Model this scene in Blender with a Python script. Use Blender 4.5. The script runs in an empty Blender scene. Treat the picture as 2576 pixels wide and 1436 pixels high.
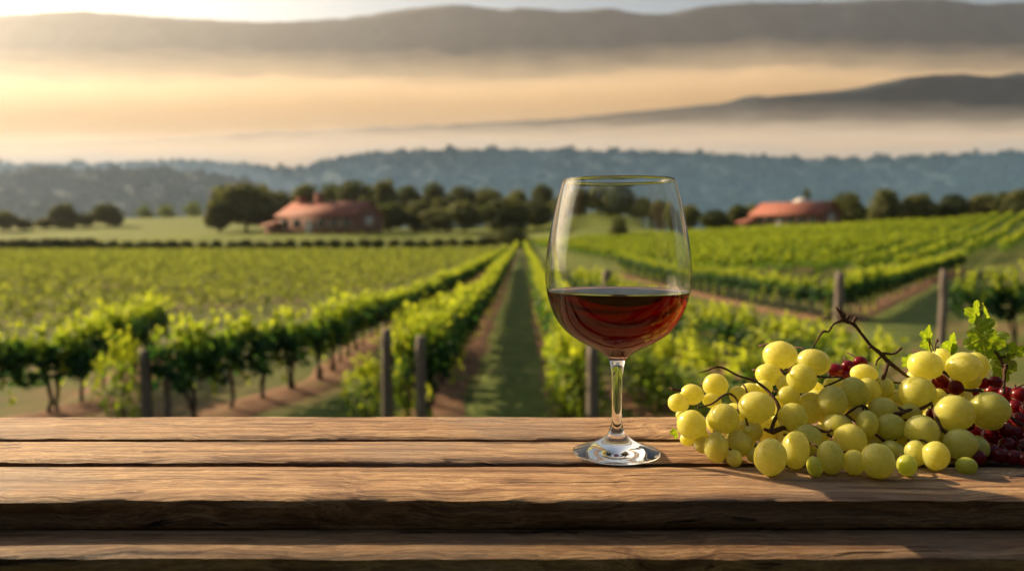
import bpy, bmesh, math, random
import numpy as np
from mathutils import Vector, noise, Matrix

R = math.radians
scene = bpy.context.scene
COL = scene.collection

# ------------------------------------------------------------------ camera, sky, sun, exposure
FPX, CX, CY, HORIZ = 2000.0, 1288.0, 718.0, 590.0      # photo measured at 2576 x 1436
CAM_Z = 3.4
PITCH = math.atan((CY - HORIZ) / FPX)
cam_d = bpy.data.cameras.new('camera')
cam = bpy.data.objects.new('camera', cam_d); COL.objects.link(cam)
cam.location = (0, 0, CAM_Z)
cam.rotation_euler = (math.pi / 2 - PITCH, 0, 0)
cam_d.sensor_width = 36
cam_d.lens = FPX / 2576 * 36
cam_d.clip_start = 0.02
cam_d.clip_end = 60000
cam_d.dof.use_dof = True
cam_d.dof.focus_distance = 0.655
cam_d.dof.aperture_fstop = 5.0
cam_d.dof.aperture_blades = 0
scene.camera = cam

SUN_AZ, SUN_EL = R(57), R(26)                          # azimuth left of the view direction
SUN_DIR = Vector((-math.sin(SUN_AZ) * math.cos(SUN_EL), math.cos(SUN_AZ) * math.cos(SUN_EL), math.sin(SUN_EL)))
world = bpy.data.worlds.new('World'); scene.world = world
world.use_nodes = True
wn = world.node_tree
wbg = wn.nodes['Background']
sky = wn.nodes.new('ShaderNodeTexSky')
sky.sky_type = 'NISHITA'; sky.sun_disc = False
sky.sun_elevation = SUN_EL; sky.sun_rotation = -SUN_AZ
sky.air_density = 1.3; sky.dust_density = 3.5; sky.ozone_density = 1.0
wn.links.new(sky.outputs[0], wbg.inputs[0])
wbg.inputs[1].default_value = 0.05

sun_d = bpy.data.lights.new('sun', 'SUN')
sun_d.energy = 5.0; sun_d.angle = R(0.5); sun_d.color = (1.0, 0.74, 0.45)
sun = bpy.data.objects.new('sun', sun_d); COL.objects.link(sun)
sun.rotation_euler = SUN_DIR.to_track_quat('Z', 'Y').to_euler()
sun.location = (-20, 12, 30)

scene.view_settings.view_transform = 'Standard'
scene.view_settings.look = 'None'
scene.view_settings.exposure = 1.18
scene.view_settings.gamma = 1.0
scene.view_settings.use_curve_mapping = False
cy = scene.cycles
cy.use_denoising = True
cy.max_bounces = 16; cy.transmission_bounces = 14; cy.glossy_bounces = 6; cy.diffuse_bounces = 5
cy.volume_bounces = 4; cy.transparent_max_bounces = 12
cy.caustics_reflective = False; cy.caustics_refractive = True
cy.sample_clamp_indirect = 6.0

# ------------------------------------------------------------------ projection helpers
FWD = Vector((0, math.cos(PITCH), -math.sin(PITCH)))
UP = Vector((0, math.sin(PITCH), math.cos(PITCH)))
CAMP = Vector((0, 0, CAM_Z))

def ray(u, v):
    return FWD + Vector(((u - CX) / FPX, 0, 0)) + UP * ((CY - v) / FPX)

def at_y(u, v, y):
    d = ray(u, v); return CAMP + d * (y / d.y)

def at_z(u, v, z):
    d = ray(u, v); return CAMP + d * ((z - CAM_Z) / d.z)

def smooth(t):
    t = min(1.0, max(0.0, t)); return t * t * (3 - 2 * t)

# terrain height: table of (distance rows) x (photo column)
T_Y = [0, 45, 60, 80, 100, 120, 150, 190, 230, 280, 350, 450, 650, 1000, 9000]
T_U = [-1200, 0, 300, 600, 900, 1300, 1500, 1750, 2000, 2300, 2576, 3600]
T_Z = [
 [0]*12, [0]*12,
 [0,0,0,0,0,0,0,.05,.2,.2,.2,.2],
 [0,0,0,0,0,0,.1,.5,1.2,1.3,1.4,1.4],
 [0,0,0,0,0,0,.3,.9,1.7,2.0,2.1,2.2],
 [0,0,0,0,0,.2,.7,1.7,2.6,3.2,3.9,4.2],
 [.3,.3,.3,.4,.4,.8,1.7,2.8,3.6,4.7,6.0,7],
 [1,1.3,2.0,3.2,3.7,3.0,4.4,4.2,3.6,4.4,5.5,7],
 [2,2.6,3.6,4.6,4.6,5.0,7.0,4.0,2.0,2.5,3.5,5],
 [4,5.2,6.4,7.2,5.5,6.5,9.5,4,1.5,1.5,2,3],
 [5,7,10.5,11.5,6,6,8,3,1,1,1,2],
 [4,5,8,9,5,4,4,2,0,0,0,0],
 [0,0,2,2,0,0,0,0,-2,-2,-2,-2],
 [-5]*12, [-5]*12]
TZ = np.array(T_Z, float)

def terrain(x, y):
    yy = max(y, 0.0)
    z = 0.0
    if yy > 1.0:
        u = CX + FPX * x / yy
        i = min(len(T_Y) - 2, max(0, int(np.searchsorted(T_Y, yy)) - 1))
        a = smooth((yy - T_Y[i]) / (T_Y[i + 1] - T_Y[i]))
        a = 0.5 * a + 0.5 * min(1, max(0, (yy - T_Y[i]) / (T_Y[i + 1] - T_Y[i])))
        u = min(T_U[-1] - 1, max(T_U[0], u))
        j = min(len(T_U) - 2, max(0, int(np.searchsorted(T_U, u, side='right')) - 1))
        b = smooth((u - T_U[j]) / (T_U[j + 1] - T_U[j]))
        z = (TZ[i, j] * (1 - b) + TZ[i, j + 1] * b) * (1 - a) + (TZ[i + 1, j] * (1 - b) + TZ[i + 1, j + 1] * b) * a
    r = math.hypot(x, y)
    d = r if y > 0 else min(r, abs(x) * 1.0 + 0)
    z += 2.3 * (1 - smooth((d - 1.5) / 9.0))
    return z

def ground(u, v, ymax=400):
    """photo pixel -> point on the ground"""
    d = ray(u, v); d = d / d.y
    y0, y = 12.0, 12.0
    while y < ymax:
        p = CAMP + d * y
        if p.z <= terrain(p.x, p.y): break
        y0 = y; y *= 1.01
    for _ in range(18):
        m = (y0 + y) / 2; p = CAMP + d * m
        if p.z <= terrain(p.x, p.y): y = m
        else: y0 = m
    p = CAMP + d * y
    p.z = terrain(p.x, p.y)
    return p

# ------------------------------------------------------------------ materials
class NT:
    def __init__(s, name):
        s.m = bpy.data.materials.new(name); s.m.use_nodes = True
        s.t = s.m.node_tree; s.t.nodes.clear()
        s.out = s.t.nodes.new('ShaderNodeOutputMaterial')
    def n(s, kind, **kw):
        nd = s.t.nodes.new('ShaderNode' + kind)
        for k, v in kw.items(): setattr(nd, k, v)
        return nd
    def l(s, a, b): s.t.links.new(a, b)
    def val(s, sock, v):
        if hasattr(v, 'is_output') or isinstance(v, bpy.types.NodeSocket): s.l(v, sock)
        else: sock.default_value = v
    def noise(s, vec, scale, detail=3, rough=.55, dist=0):
        nd = s.n('TexNoise'); nd.inputs['Scale'].default_value = scale
        nd.inputs['Detail'].default_value = detail; nd.inputs['Roughness'].default_value = rough
        nd.inputs['Distortion'].default_value = dist
        if vec is not None: s.l(vec, nd.inputs['Vector'])
        return nd.outputs['Fac']
    def ramp(s, fac, stops, interp='LINEAR'):
        nd = s.n('ValToRGB'); cr = nd.color_ramp; cr.interpolation = interp
        while len(cr.elements) < len(stops): cr.elements.new(0.5)
        for e, (p, c) in zip(cr.elements, stops):
            e.position = p; e.color = (c[0], c[1], c[2], 1) if not isinstance(c, (int, float)) else (c, c, c, 1)
        s.l(fac, nd.inputs[0]); return nd.outputs[0]
    def mix(s, fac, a, b, mode='MIX'):
        nd = s.n('Mix', data_type='RGBA', blend_type=mode)
        s.val(nd.inputs[0], fac)
        for sock, v in ((nd.inputs[6], a), (nd.inputs[7], b)):
            if isinstance(v, (tuple, list)): v = (*v[:3], 1)
            s.val(sock, v)
        return nd.outputs[2]
    def math(s, op, a, b=0.0):
        nd = s.n('Math', operation=op); s.val(nd.inputs[0], a); s.val(nd.inputs[1], b); return nd.outputs[0]
    def mapping(s, vec, scale=(1, 1, 1), loc=(0, 0, 0)):
        nd = s.n('Mapping'); nd.inputs['Scale'].default_value = scale; nd.inputs['Location'].default_value = loc
        s.l(vec, nd.inputs['Vector']); return nd.outputs[0]
    def bump(s, h, strength=.3, dist=.01):
        nd = s.n('Bump'); nd.inputs['Strength'].default_value = strength; nd.inputs['Distance'].default_value = dist
        s.l(h, nd.inputs['Height']); return nd.outputs[0]
    def principled(s, base, rough=.6, normal=None, **kw):
        nd = s.n('BsdfPrincipled')
        if isinstance(base, (tuple, list)): base = (*base[:3], 1)
        s.val(nd.inputs['Base Color'], base); s.val(nd.inputs['Roughness'], rough)
        if normal is not None: s.l(normal, nd.inputs['Normal'])
        for k, v in kw.items(): s.val(nd.inputs[k.replace('_', ' ')], v)
        s.l(nd.outputs[0], s.out.inputs['Surface']); return nd
    def obj(s): return s.n('TexCoord').outputs['Object']
    def attr(s, name): 
        nd = s.n('Attribute'); nd.attribute_name = name; return nd.outputs['Fac']

def mat_leaf(name, stops, trans, tmul=(1.35, 1.45, .8), rough=.6, spec=.15):
    t = NT(name)
    col = t.ramp(t.attr('tone'), stops)
    d = t.n('BsdfPrincipled'); t.l(col, d.inputs['Base Color']); d.inputs['Roughness'].default_value = rough
    d.inputs['Specular IOR Level'].default_value = spec
    tr = t.n('BsdfTranslucent'); t.l(t.mix(1.0, col, tmul, 'MULTIPLY'), tr.inputs['Color'])
    mx = t.n('MixShader'); mx.inputs[0].default_value = trans
    t.l(d.outputs[0], mx.inputs[1]); t.l(tr.outputs[0], mx.inputs[2]); t.l(mx.outputs[0], t.out.inputs['Surface'])
    return t.m

M = {}
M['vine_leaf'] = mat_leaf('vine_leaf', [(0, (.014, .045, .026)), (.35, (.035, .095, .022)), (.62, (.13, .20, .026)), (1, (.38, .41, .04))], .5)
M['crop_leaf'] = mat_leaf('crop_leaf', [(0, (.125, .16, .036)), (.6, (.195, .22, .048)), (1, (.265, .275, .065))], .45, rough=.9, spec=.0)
M['tree_leaf'] = mat_leaf('tree_leaf', [(0, (.024, .038, .018)), (.6, (.066, .084, .03)), (1, (.15, .15, .05))], .35, rough=.7, spec=.2)
M['pale_leaf'] = mat_leaf('pale_leaf', [(0, (.06, .09, .03)), (1, (.14, .17, .05))], .4, rough=.7, spec=.2)
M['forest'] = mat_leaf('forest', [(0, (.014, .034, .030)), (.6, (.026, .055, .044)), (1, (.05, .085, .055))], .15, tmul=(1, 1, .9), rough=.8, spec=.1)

def mat_bark(name, c0, c1, sc=18):
    t = NT(name); v = t.mapping(t.obj(), (1, 1, .12))
    f = t.noise(v, sc, 5, .65)
    t.principled(t.ramp(f, [(.3, c0), (.7, c1)]), .85, t.bump(f, .6, .02)); return t.m
M['bark'] = mat_bark('bark', (.018, .013, .010), (.07, .05, .038), 30)
M['post'] = mat_bark('post', (.07, .055, .045), (.20, .165, .135), 22)
M['stalk'] = mat_bark('stalk', (.035, .014, .008), (.17, .08, .04), 900)

def mat_ground():
    t = NT('grassland'); v = t.obj()
    big = t.noise(v, .035, 4); mid = t.noise(v, .35, 5, .6); fine = t.noise(v, 6, 4, .7)
    g = t.ramp(mid, [(.3, (.06, .082, .024)), (.55, (.10, .115, .032)), (.75, (.17, .145, .055))])
    g2 = t.mix(t.ramp(big, [(.42, 0), (.62, 1)]), g, (.145, .165, .04))
    g3 = t.mix(t.ramp(fine, [(.35, .35), (.7, 0)]), g2, (.03, .05, .015))
    soil = t.ramp(t.noise(v, .16, 4, .6), [(.50, 0), (.64, .8)])
    sep = t.n('SeparateXYZ'); t.l(v, sep.inputs[0])
    near = t.n('MapRange'); near.interpolation_type = 'SMOOTHSTEP'
    for k_, q in ((1, 45), (2, 110), (3, 1), (4, 0)): near.inputs[k_].default_value = q
    t.l(sep.outputs[1], near.inputs[0])
    g3 = t.mix(near.outputs[0], t.mix(.6, g3, (.15, .19, .036)), g3)
    soil = t.math('MULTIPLY', soil, near.outputs[0])
    t.principled(t.mix(soil, g3, (.19, .115, .068)), .95, t.bump(fine, .6, .08), Specular_IOR_Level=.1)
    return t.m
def mat_soil():
    t = NT('soil'); v = t.obj()
    f = t.noise(v, 1.2, 5, .65); g = t.noise(v, 14, 3, .7)
    c = t.ramp(f, [(.3, (.11, .06, .038)), (.55, (.20, .115, .07)), (.75, (.27, .17, .105))])
    c = t.mix(t.ramp(t.noise(v, .5, 3), [(.55, 0), (.68, .7)]), c, (.08, .12, .03))
    t.principled(c, .95, t.bump(g, .7, .05), Specular_IOR_Level=.1); return t.m
def mat_lane():
    t = NT('lane_grass'); v = t.obj()
    f = t.noise(v, .8, 5, .6); g = t.noise(v, 9, 4, .7)
    c = t.ramp(f, [(.3, (.085, .115, .030)), (.55, (.125, .165, .042)), (.75, (.20, .18, .08))])
    c = t.mix(t.ramp(g, [(.35, .4), (.65, 0)]), c, (.04, .06, .02))
    t.principled(c, .95, t.bump(g, .7, .06), Specular_IOR_Level=.1); return t.m
M['lane'] = mat_lane(); M['ground'] = mat_ground(); M['soil'] = mat_soil()

def mat_wood(name, dark=1.0, seed=0.0):
    t = NT(name); o = t.obj()
    oi = t.n('ObjectInfo'); 
    add = t.n('VectorMath', operation='ADD'); t.l(o, add.inputs[0])
    cmb = t.n('CombineXYZ'); sc = t.math('MULTIPLY', oi.outputs['Random'], 17.0)
    for k in range(3): t.l(sc, cmb.inputs[k])
    t.l(cmb.outputs[0], add.inputs[1]); v = add.outputs[0]
    warp = t.noise(t.mapping(v, (3, 3, 3)), 1.5, 3)
    wv = t.n('VectorMath', operation='MULTIPLY_ADD'); 
    cw = t.n('CombineXYZ'); t.l(warp, cw.inputs[1]); t.l(warp, cw.inputs[2])
    t.l(cw.outputs[0], wv.inputs[0]); wv.inputs[1].default_value = (0, .06, .06); t.l(v, wv.inputs[2])
    vv = wv.outputs[0]
    broad = t.noise(t.mapping(vv, (1.3, 24, 24)), 1.6, 4, .6)
    streak = t.noise(t.mapping(vv, (2.6, 70, 70), (5, 3, 9)), 1.6, 5, .7)
    grain = t.noise(t.mapping(vv, (9, 150, 150)), 1.8, 5, .7)
    fine = t.noise(t.mapping(vv, (30, 420, 420)), 2.0, 3, .7)
    blot = t.noise(v, 6, 5, .65)
    kn = t.n('TexVoronoi'); kn.inputs['Scale'].default_value = 1.0; t.l(t.mapping(vv, (3.2, 13, 13)), kn.inputs['Vector'])
    knot = t.ramp(t.math('ADD', kn.outputs['Distance'], t.math('MULTIPLY', grain, .12)), [(.10, 1), (.17, 0)])
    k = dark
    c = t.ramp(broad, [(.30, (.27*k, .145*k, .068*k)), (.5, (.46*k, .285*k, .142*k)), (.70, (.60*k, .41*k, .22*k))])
    c = t.mix(t.ramp(streak, [(.38, 1), (.51, 0)]), c, (.12*k, .058*k, .03*k))
    c = t.mix(t.ramp(streak, [(.56, 0), (.70, .55)]), c, (.68*k, .50*k, .29*k))
    c = t.mix(t.ramp(grain, [(.36, .75), (.5, 0)]), c, (.13*k, .064*k, .032*k))
    c = t.mix(t.ramp(fine, [(.40, .6), (.55, 0)]), c, (.17*k, .09*k, .045*k))
    c = t.mix(t.ramp(blot, [(.50, 0), (.68, .65)]), c, (.25*k, .19*k, .14*k))
    c = t.mix(t.math('MULTIPLY', knot, .85), c, (.06*k, .028*k, .014*k))
    crack = t.ramp(t.noise(t.mapping(vv, (2.0, 62, 62), (3, 1, 2)), 1.3, 5, .65), [(.345, 1), (.37, 0)])
    c = t.mix(crack, c, (.030, .015, .008))
    h = t.math('SUBTRACT', t.math('ADD', t.math('ADD', t.math('MULTIPLY', grain, .7), t.math('MULTIPLY', fine, .4)), t.math('MULTIPLY', streak, .8)), t.math('MULTIPLY', crack, 1.4))
    t.principled(c, t.math('ADD', t.math('MULTIPLY', grain, .3), .5), t.bump(h, 1.0, .003), Specular_IOR_Level=.25)
    return t.m
M['wood'] = mat_wood('wood', 1.12); M['wood_dark'] = mat_wood('wood_dark', .68); M['wood_edge_shade'] = mat_wood('wood_edge_shade', .6)  # dimmer wood copies: shade painted into the plank edges and the ledge

def mat_glass():
    t = NT('clear_glass')
    g = t.n('BsdfRefraction'); g.inputs['Roughness'].default_value = 0; g.inputs['IOR'].default_value = 1.47
    g.inputs['Color'].default_value = (.99, .995, .99, 1)
    r = t.n('BsdfGlossy'); r.inputs['Roughness'].default_value = .02                 # faint smears on the polished wall
    f = t.n('Fresnel'); f.inputs['IOR'].default_value = 1.47
    mx = t.n('MixShader'); t.l(f.outputs[0], mx.inputs[0]); t.l(g.outputs[0], mx.inputs[1]); t.l(r.outputs[0], mx.inputs[2])
    t.l(mx.outputs[0], t.out.inputs['Surface']); return t.m
def mat_wine():
    t = NT('wine'); g = t.n('BsdfGlass'); g.inputs['Roughness'].default_value = 0
    sep = t.n('SeparateXYZ'); t.l(t.obj(), sep.inputs[0])            # wine meets air on top, glass at the sides
    top = t.math('GREATER_THAN', sep.outputs[2], WINE_Z - .0004)
    t.l(t.math('ADD', .912, t.math('MULTIPLY', top, .428)), g.inputs['IOR'])
    t.l(g.outputs[0], t.out.inputs['Surface'])
    a = t.n('VolumeAbsorption'); a.inputs['Color'].default_value = (.974, .002, .010, 1); a.inputs['Density'].default_value = 1000
    t.l(a.outputs[0], t.out.inputs['Volume']); return t.m
def mat_crystal():
    t = NT('crystal'); g = t.n('BsdfGlass'); g.inputs['Roughness'].default_value = 0; g.inputs['IOR'].default_value = 1.47
    g.inputs['Color'].default_value = (.99, .995, .99, 1); t.l(g.outputs[0], t.out.inputs['Surface']); return t.m
M['crystal'] = mat_crystal(); M['crystal'] = mat_crystal(); M['glass'] = mat_glass()

def mat_grape(name, stops, rad, bloom, rough, sss=.011, trans=.0, glow=None):
    t = NT(name); o = t.obj(); oi = t.n('ObjectInfo')
    add = t.n('VectorMath', operation='ADD'); t.l(o, add.inputs[0])
    cmb = t.n('CombineXYZ'); sc = t.math('MULTIPLY', oi.outputs['Random'], 9.0)
    for k in range(3): t.l(sc, cmb.inputs[k])
    t.l(cmb.outputs[0], add.inputs[1]); v = add.outputs[0]
    f = t.noise(v, 1.3, 3)
    c = t.ramp(f, [(.3, stops[0]), (.7, stops[1])])
    c = t.mix(t.math('MULTIPLY', oi.outputs['Random'], .8), c, stops[2])
    b = t.noise(t.mapping(v, (2, 2, 5)), 1.7, 5, .65)
    c = t.mix(t.ramp(b, [(.45, 0), (.75, bloom[1])]), c, bloom[0])
    vo = t.n('TexVoronoi'); vo.inputs['Scale'].default_value = 2.6; t.l(v, vo.inputs['Vector'])
    sp = t.ramp(t.math('ADD', vo.outputs['Distance'], t.math('MULTIPLY', t.noise(v, 9, 2), .12)), [(.12, 1), (.155, 0)])
    c = t.mix(t.math('MULTIPLY', sp, .8), c, (.10, .055, .015))
    pb = t.principled(c, t.math('ADD', t.math('MULTIPLY', b, .35), rough - .15), t.bump(b, .03, .05), Subsurface_Weight=1.0, Subsurface_Radius=rad,
                 Subsurface_Scale=sss, Specular_IOR_Level=.6, Transmission_Weight=trans, IOR=1.36, Coat_Weight=.25, Coat_Roughness=.22)
    if glow:
        tr = t.n('BsdfTranslucent'); t.l(t.mix(.5, c, glow), tr.inputs['Color'])
        mx = t.n('MixShader'); mx.inputs[0].default_value = .42
        t.l(pb.outputs[0], mx.inputs[1]); t.l(tr.outputs[0], mx.inputs[2]); t.l(mx.outputs[0], t.out.inputs['Surface'])
    return t.m
M['green_grape'] = mat_grape('green_grape', [(.70, .67, .13), (.82, .79, .25), (.64, .63, .11)], (1, .88, .28), ((.90, .87, .62), .4), .27, .02, .0, (.93, .91, .34))
M['small_grape'] = mat_grape('small_grape', [(.50, .52, .08), (.60, .60, .14), (.44, .50, .07)], (.8, .9, .2), ((.6, .66, .4), .4), .3, .015, .0, (.85, .90, .25))
M['red_grape'] = mat_grape('red_grape', [(.17, .003, .007), (.30, .008, .012), (.10, .004, .014)], (1, .12, .1), ((.16, .06, .08), .2), .2, .005, .0, (.55, .01, .01))

def mat_plain(name, c0, c1, scale=3, rough=.85, stretch=(1, 1, 1)):
    t = NT(name); f = t.noise(t.mapping(t.obj(), stretch), scale, 4, .6)
    t.principled(t.ramp(f, [(.3, c0), (.7, c1)]), rough, t.bump(f, .3, .05)); return t.m
M['roof'] = mat_plain('roof_tiles', (.19, .052, .032), (.28, .092, .056), 1.2, .85, (4, 1, 1))
M['plaster'] = mat_plain('red_plaster', (.15, .065, .05), (.22, .10, .075))
M['pale_wall'] = mat_plain('pale_plaster', (.42, .38, .33), (.55, .5, .44))
M['timber'] = mat_plain('timber', (.05, .03, .022), (.09, .05, .035))
M['pane'] = mat_plain('window_glass', (.03, .035, .04), (.06, .07, .075), 1, .12)
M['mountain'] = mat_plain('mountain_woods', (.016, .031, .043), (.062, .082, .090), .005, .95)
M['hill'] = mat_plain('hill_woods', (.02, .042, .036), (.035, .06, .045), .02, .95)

def mat_volume(name, color, density, aniso):
    t = NT(name); p = t.n('VolumePrincipled')
    p.inputs['Color'].default_value = (*color, 1); p.inputs['Density'].default_value = density; p.inputs['Anisotropy'].default_value = aniso
    t.l(p.outputs[0], t.out.inputs['Volume']); return t.m

# ------------------------------------------------------------------ mesh helpers
def mesh_np(name, V, F, mat=None, smooth_=False, tone=None):
    """V (n,3) array; F (m,k) array or list of such arrays"""
    Fs = F if isinstance(F, list) else [F]
    me = bpy.data.meshes.new(name)
    V = np.asarray(V, np.float32)
    me.vertices.add(len(V)); me.vertices.foreach_set('co', V.ravel())
    loops = np.concatenate([f.ravel() for f in Fs]).astype(np.int32)
    tot = np.concatenate([np.full(len(f), f.shape[1]) for f in Fs])
    st = np.concatenate([[0], np.cumsum(tot)[:-1]]).astype(np.int32)
    me.loops.add(len(loops)); me.loops.foreach_set('vertex_index', loops)
    me.polygons.add(len(tot)); me.polygons.foreach_set('loop_start', st)
    me.update(calc_edges=True); me.validate()
    if smooth_: me.polygons.foreach_set('use_smooth', np.ones(len(me.polygons), bool))
    if tone is not None:
        a = me.attributes.new('tone', 'FLOAT', 'POINT'); a.data.foreach_set('value', np.asarray(tone, np.float32))
    if mat: me.materials.append(M[mat])
    return me

def link(name, me, parent=None, loc=None):
    o = bpy.data.objects.new(name, me); COL.objects.link(o)
    if parent: o.parent = parent
    if loc is not None: o.location = loc
    return o

def tag(o, label=None, cat=None, group=None, kind=None):
    if label: o['label'] = label
    if cat: o['category'] = cat
    if group: o['group'] = group
    if kind: o['kind'] = kind
    return o

def thing(name, label, cat, loc=(0, 0, 0), rz=0, group=None):
    o = bpy.data.objects.new(name, None); COL.objects.link(o)
    o.location = loc; o.rotation_euler = (0, 0, rz); o.empty_display_size = .1
    return tag(o, label, cat, group)

class Geo:
    """collects tubes / boxes / grids of quads and tris"""
    def __init__(s): s.V = []; s.Q = []; s.T = []; s.n = 0
    def add(s, V, Q=None, T=None):
        V = np.asarray(V, float)
        if Q is not None and len(Q): s.Q.append(np.asarray(Q) + s.n)
        if T is not None and len(T): s.T.append(np.asarray(T) + s.n)
        s.V.append(V); s.n += len(V)
    def box(s, lo, hi):
        x0, y0, z0 = lo; x1, y1, z1 = hi
        V = [(x0,y0,z0),(x1,y0,z0),(x1,y1,z0),(x0,y1,z0),(x0,y0,z1),(x1,y0,z1),(x1,y1,z1),(x0,y1,z1)]
        s.add(V, [(0,3,2,1),(4,5,6,7),(0,1,5,4),(1,2,6,5),(2,3,7,6),(3,0,4,7)])
    def tube(s, pts, rad, sides=8, rough=0, rng=None):
        pts = [Vector(p) for p in pts]; n = len(pts)
        if not hasattr(rad, '__len__'): rad = [rad] * n
        V = []; prev = None
        for i, p in enumerate(pts):
            t = (pts[min(n-1, i+1)] - pts[max(0, i-1)]).normalized()
            if prev is None:
                a = Vector((0, 0, 1)) if abs(t.z) < .9 else Vector((1, 0, 0))
                x = t.cross(a).normalized()
            else:
                x = (prev - t * prev.dot(t)).normalized()
            prev = x; y = t.cross(x)
            for k in range(sides):
                an = 2 * math.pi * k / sides
                r = rad[i] * (1 + (rng.uniform(-rough, rough) if rng else 0))
                V.append(p + (x * math.cos(an) + y * math.sin(an)) * r)
        Q = [(i*sides+k, i*sides+(k+1) % sides, (i+1)*sides+(k+1) % sides, (i+1)*sides+k) for i in range(n-1) for k in range(sides)]
        V.append(pts[0]); V.append(pts[-1]); c0 = n*sides
        T = [(c0, (k+1) % sides, k) for k in range(sides)] + [(c0+1, (n-1)*sides+k, (n-1)*sides+(k+1) % sides) for k in range(sides)]
        s.add([tuple(v) for v in V], Q, T)
    def mesh(s, name, mat, smooth_=False):
        F = []
        if s.Q: F.append(np.concatenate(s.Q))
        if s.T: F.append(np.concatenate(s.T))
        return mesh_np(name, np.concatenate(s.V), F, mat, smooth_)

def spline(pts, step=None, n=None):
    """Catmull-Rom through points"""
    P = [np.array(p, float) for p in pts]
    P = [2*P[0]-P[1]] + P + [2*P[-1]-P[-2]]
    out = []
    for i in range(1, len(P)-2):
        m = n or max(2, int(np.linalg.norm(P[i+1]-P[i]) / step))
        for k in range(m):
            t = k / m; a, b, c, d = P[i-1], P[i], P[i+1], P[i+2]
            out.append(.5*((2*b)+(c-a)*t+(2*a-5*b+4*c-d)*t*t+(3*b-a-3*c+d)*t**3))
    out.append(P[-2]); return out

KITE = np.array([(-.5, 0), (.05, .42), (.5, 0), (.05, -.42)])
LOBED = np.array([(-.42, .0), (-.5, .25), (-.2, .30), (-.12, .52), (.12, .30), (.28, .34), (.26, .14), (.52, 0), (.26, -.14), (.28, -.34), (.12, -.30), (-.12, -.52), (-.2, -.30), (-.5, -.25)])

def leaf_cloud(rs, C, size, tone, out=None, shape=KITE, droop=.3, outward=None, fold=.25):
    """leaf-shaped faces at the centres C"""
    N = len(C); k = len(shape)
    nrm = rs.normal(size=(N, 3))
    if outward is not None: nrm = nrm * .6 + outward
    nrm /= np.linalg.norm(nrm, axis=1, keepdims=True) + 1e-9
    u = rs.normal(size=(N, 3)); u[:, 2] -= droop
    u -= nrm * (u * nrm).sum(1, keepdims=True)
    u /= np.linalg.norm(u, axis=1, keepdims=True) + 1e-9
    w = np.cross(nrm, u)
    a = shape[:, 0][None, :, None]; b = shape[:, 1][None, :, None]
    s = np.asarray(size)[:, None, None]
    V = C[:, None, :] + s * (a * u[:, None, :] + b * w[:, None, :] - fold * np.abs(b) * nrm[:, None, :])
    F = np.arange(N * k).reshape(N, k)
    return V.reshape(-1, 3), F, np.repeat(tone, k)

# ------------------------------------------------------------------ setting: ground sheet
def build_ground():
    rad = [0.0]; r = .6
    while r < 9500:
        rad.append(r); r *= 1.035 if r < 700 else 1.09
    ang = np.concatenate([np.linspace(-math.pi, -.85, 40, endpoint=False), np.linspace(-.85, .85, 150), np.linspace(.85, math.pi, 41)[1:-1]])
    V = [(0, 0, terrain(0, 0))]
    for r in rad[1:]:
        for a in ang:
            x, y = r * math.sin(a), r * math.cos(a)
            V.append((x, y, terrain(x, y)))
    n = len(ang); Q = []; T = []
    for k in range(n): T.append((0, 1 + (k+1) % n, 1 + k))
    for i in range(len(rad) - 2):
        b = 1 + i * n
        for k in range(n): Q.append((b+k, b+(k+1) % n, b+n+(k+1) % n, b+n+k))
    me = mesh_np('ground', V, [np.array(Q), np.array(T)], 'ground', True)
    tag(link('ground', me), kind='structure')
build_ground()

# ------------------------------------------------------------------ mountains and wooded hills
def ridge(name, prof, D, front, back, mat, nx=160, ny=26, rough=.04, seed=0, bumps=0):
    us = np.array([p[0] for p in prof], float); vs = np.array([p[1] for p in prof], float)
    UU = np.linspace(us[0], us[-1], nx)
    xs_ = np.array([0.0]); 
    top = np.interp(UU, us, vs)
    kern = np.array([1, 2, 3, 2, 1.]); kern /= kern.sum()
    top = np.convolve(np.pad(top, 2, 'edge'), kern, 'valid')
    V = []
    ts = np.concatenate([np.linspace(-1, 0, ny), np.linspace(0, 1, ny // 2)[1:]])
    for t in ts:
        for u, v in zip(UU, top):
            p = at_y(u, v, D)
            y = D + (t * front if t < 0 else t * back)
            x = p.x * (y / D) if t < 0 else p.x
            h = p.z + 8
            s = abs(t)
            sh = (1 - s) ** 1.15 if t < 0 else 1 - s * s
            nz = noise.fractal(Vector((x / D * 9 + seed, y / D * 9, seed)), 1.0, 2.0, 5) * rough * h * (s * (1 - s) * 4) * 2.2
            fz = noise.noise(Vector((x / D * 60, y / D * 60, seed))) * bumps * (1 if s > .02 else .6)
            V.append((x, y, -8 + h * sh + nz + fz))
    n = nx; m = len(ts)
    Q = [(i*n+k, i*n+k+1, (i+1)*n+k+1, (i+1)*n+k) for i in range(m-1) for k in range(n-1)]
    me = mesh_np(name, V, np.array(Q), mat, True)
    return link(name, me)

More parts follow.
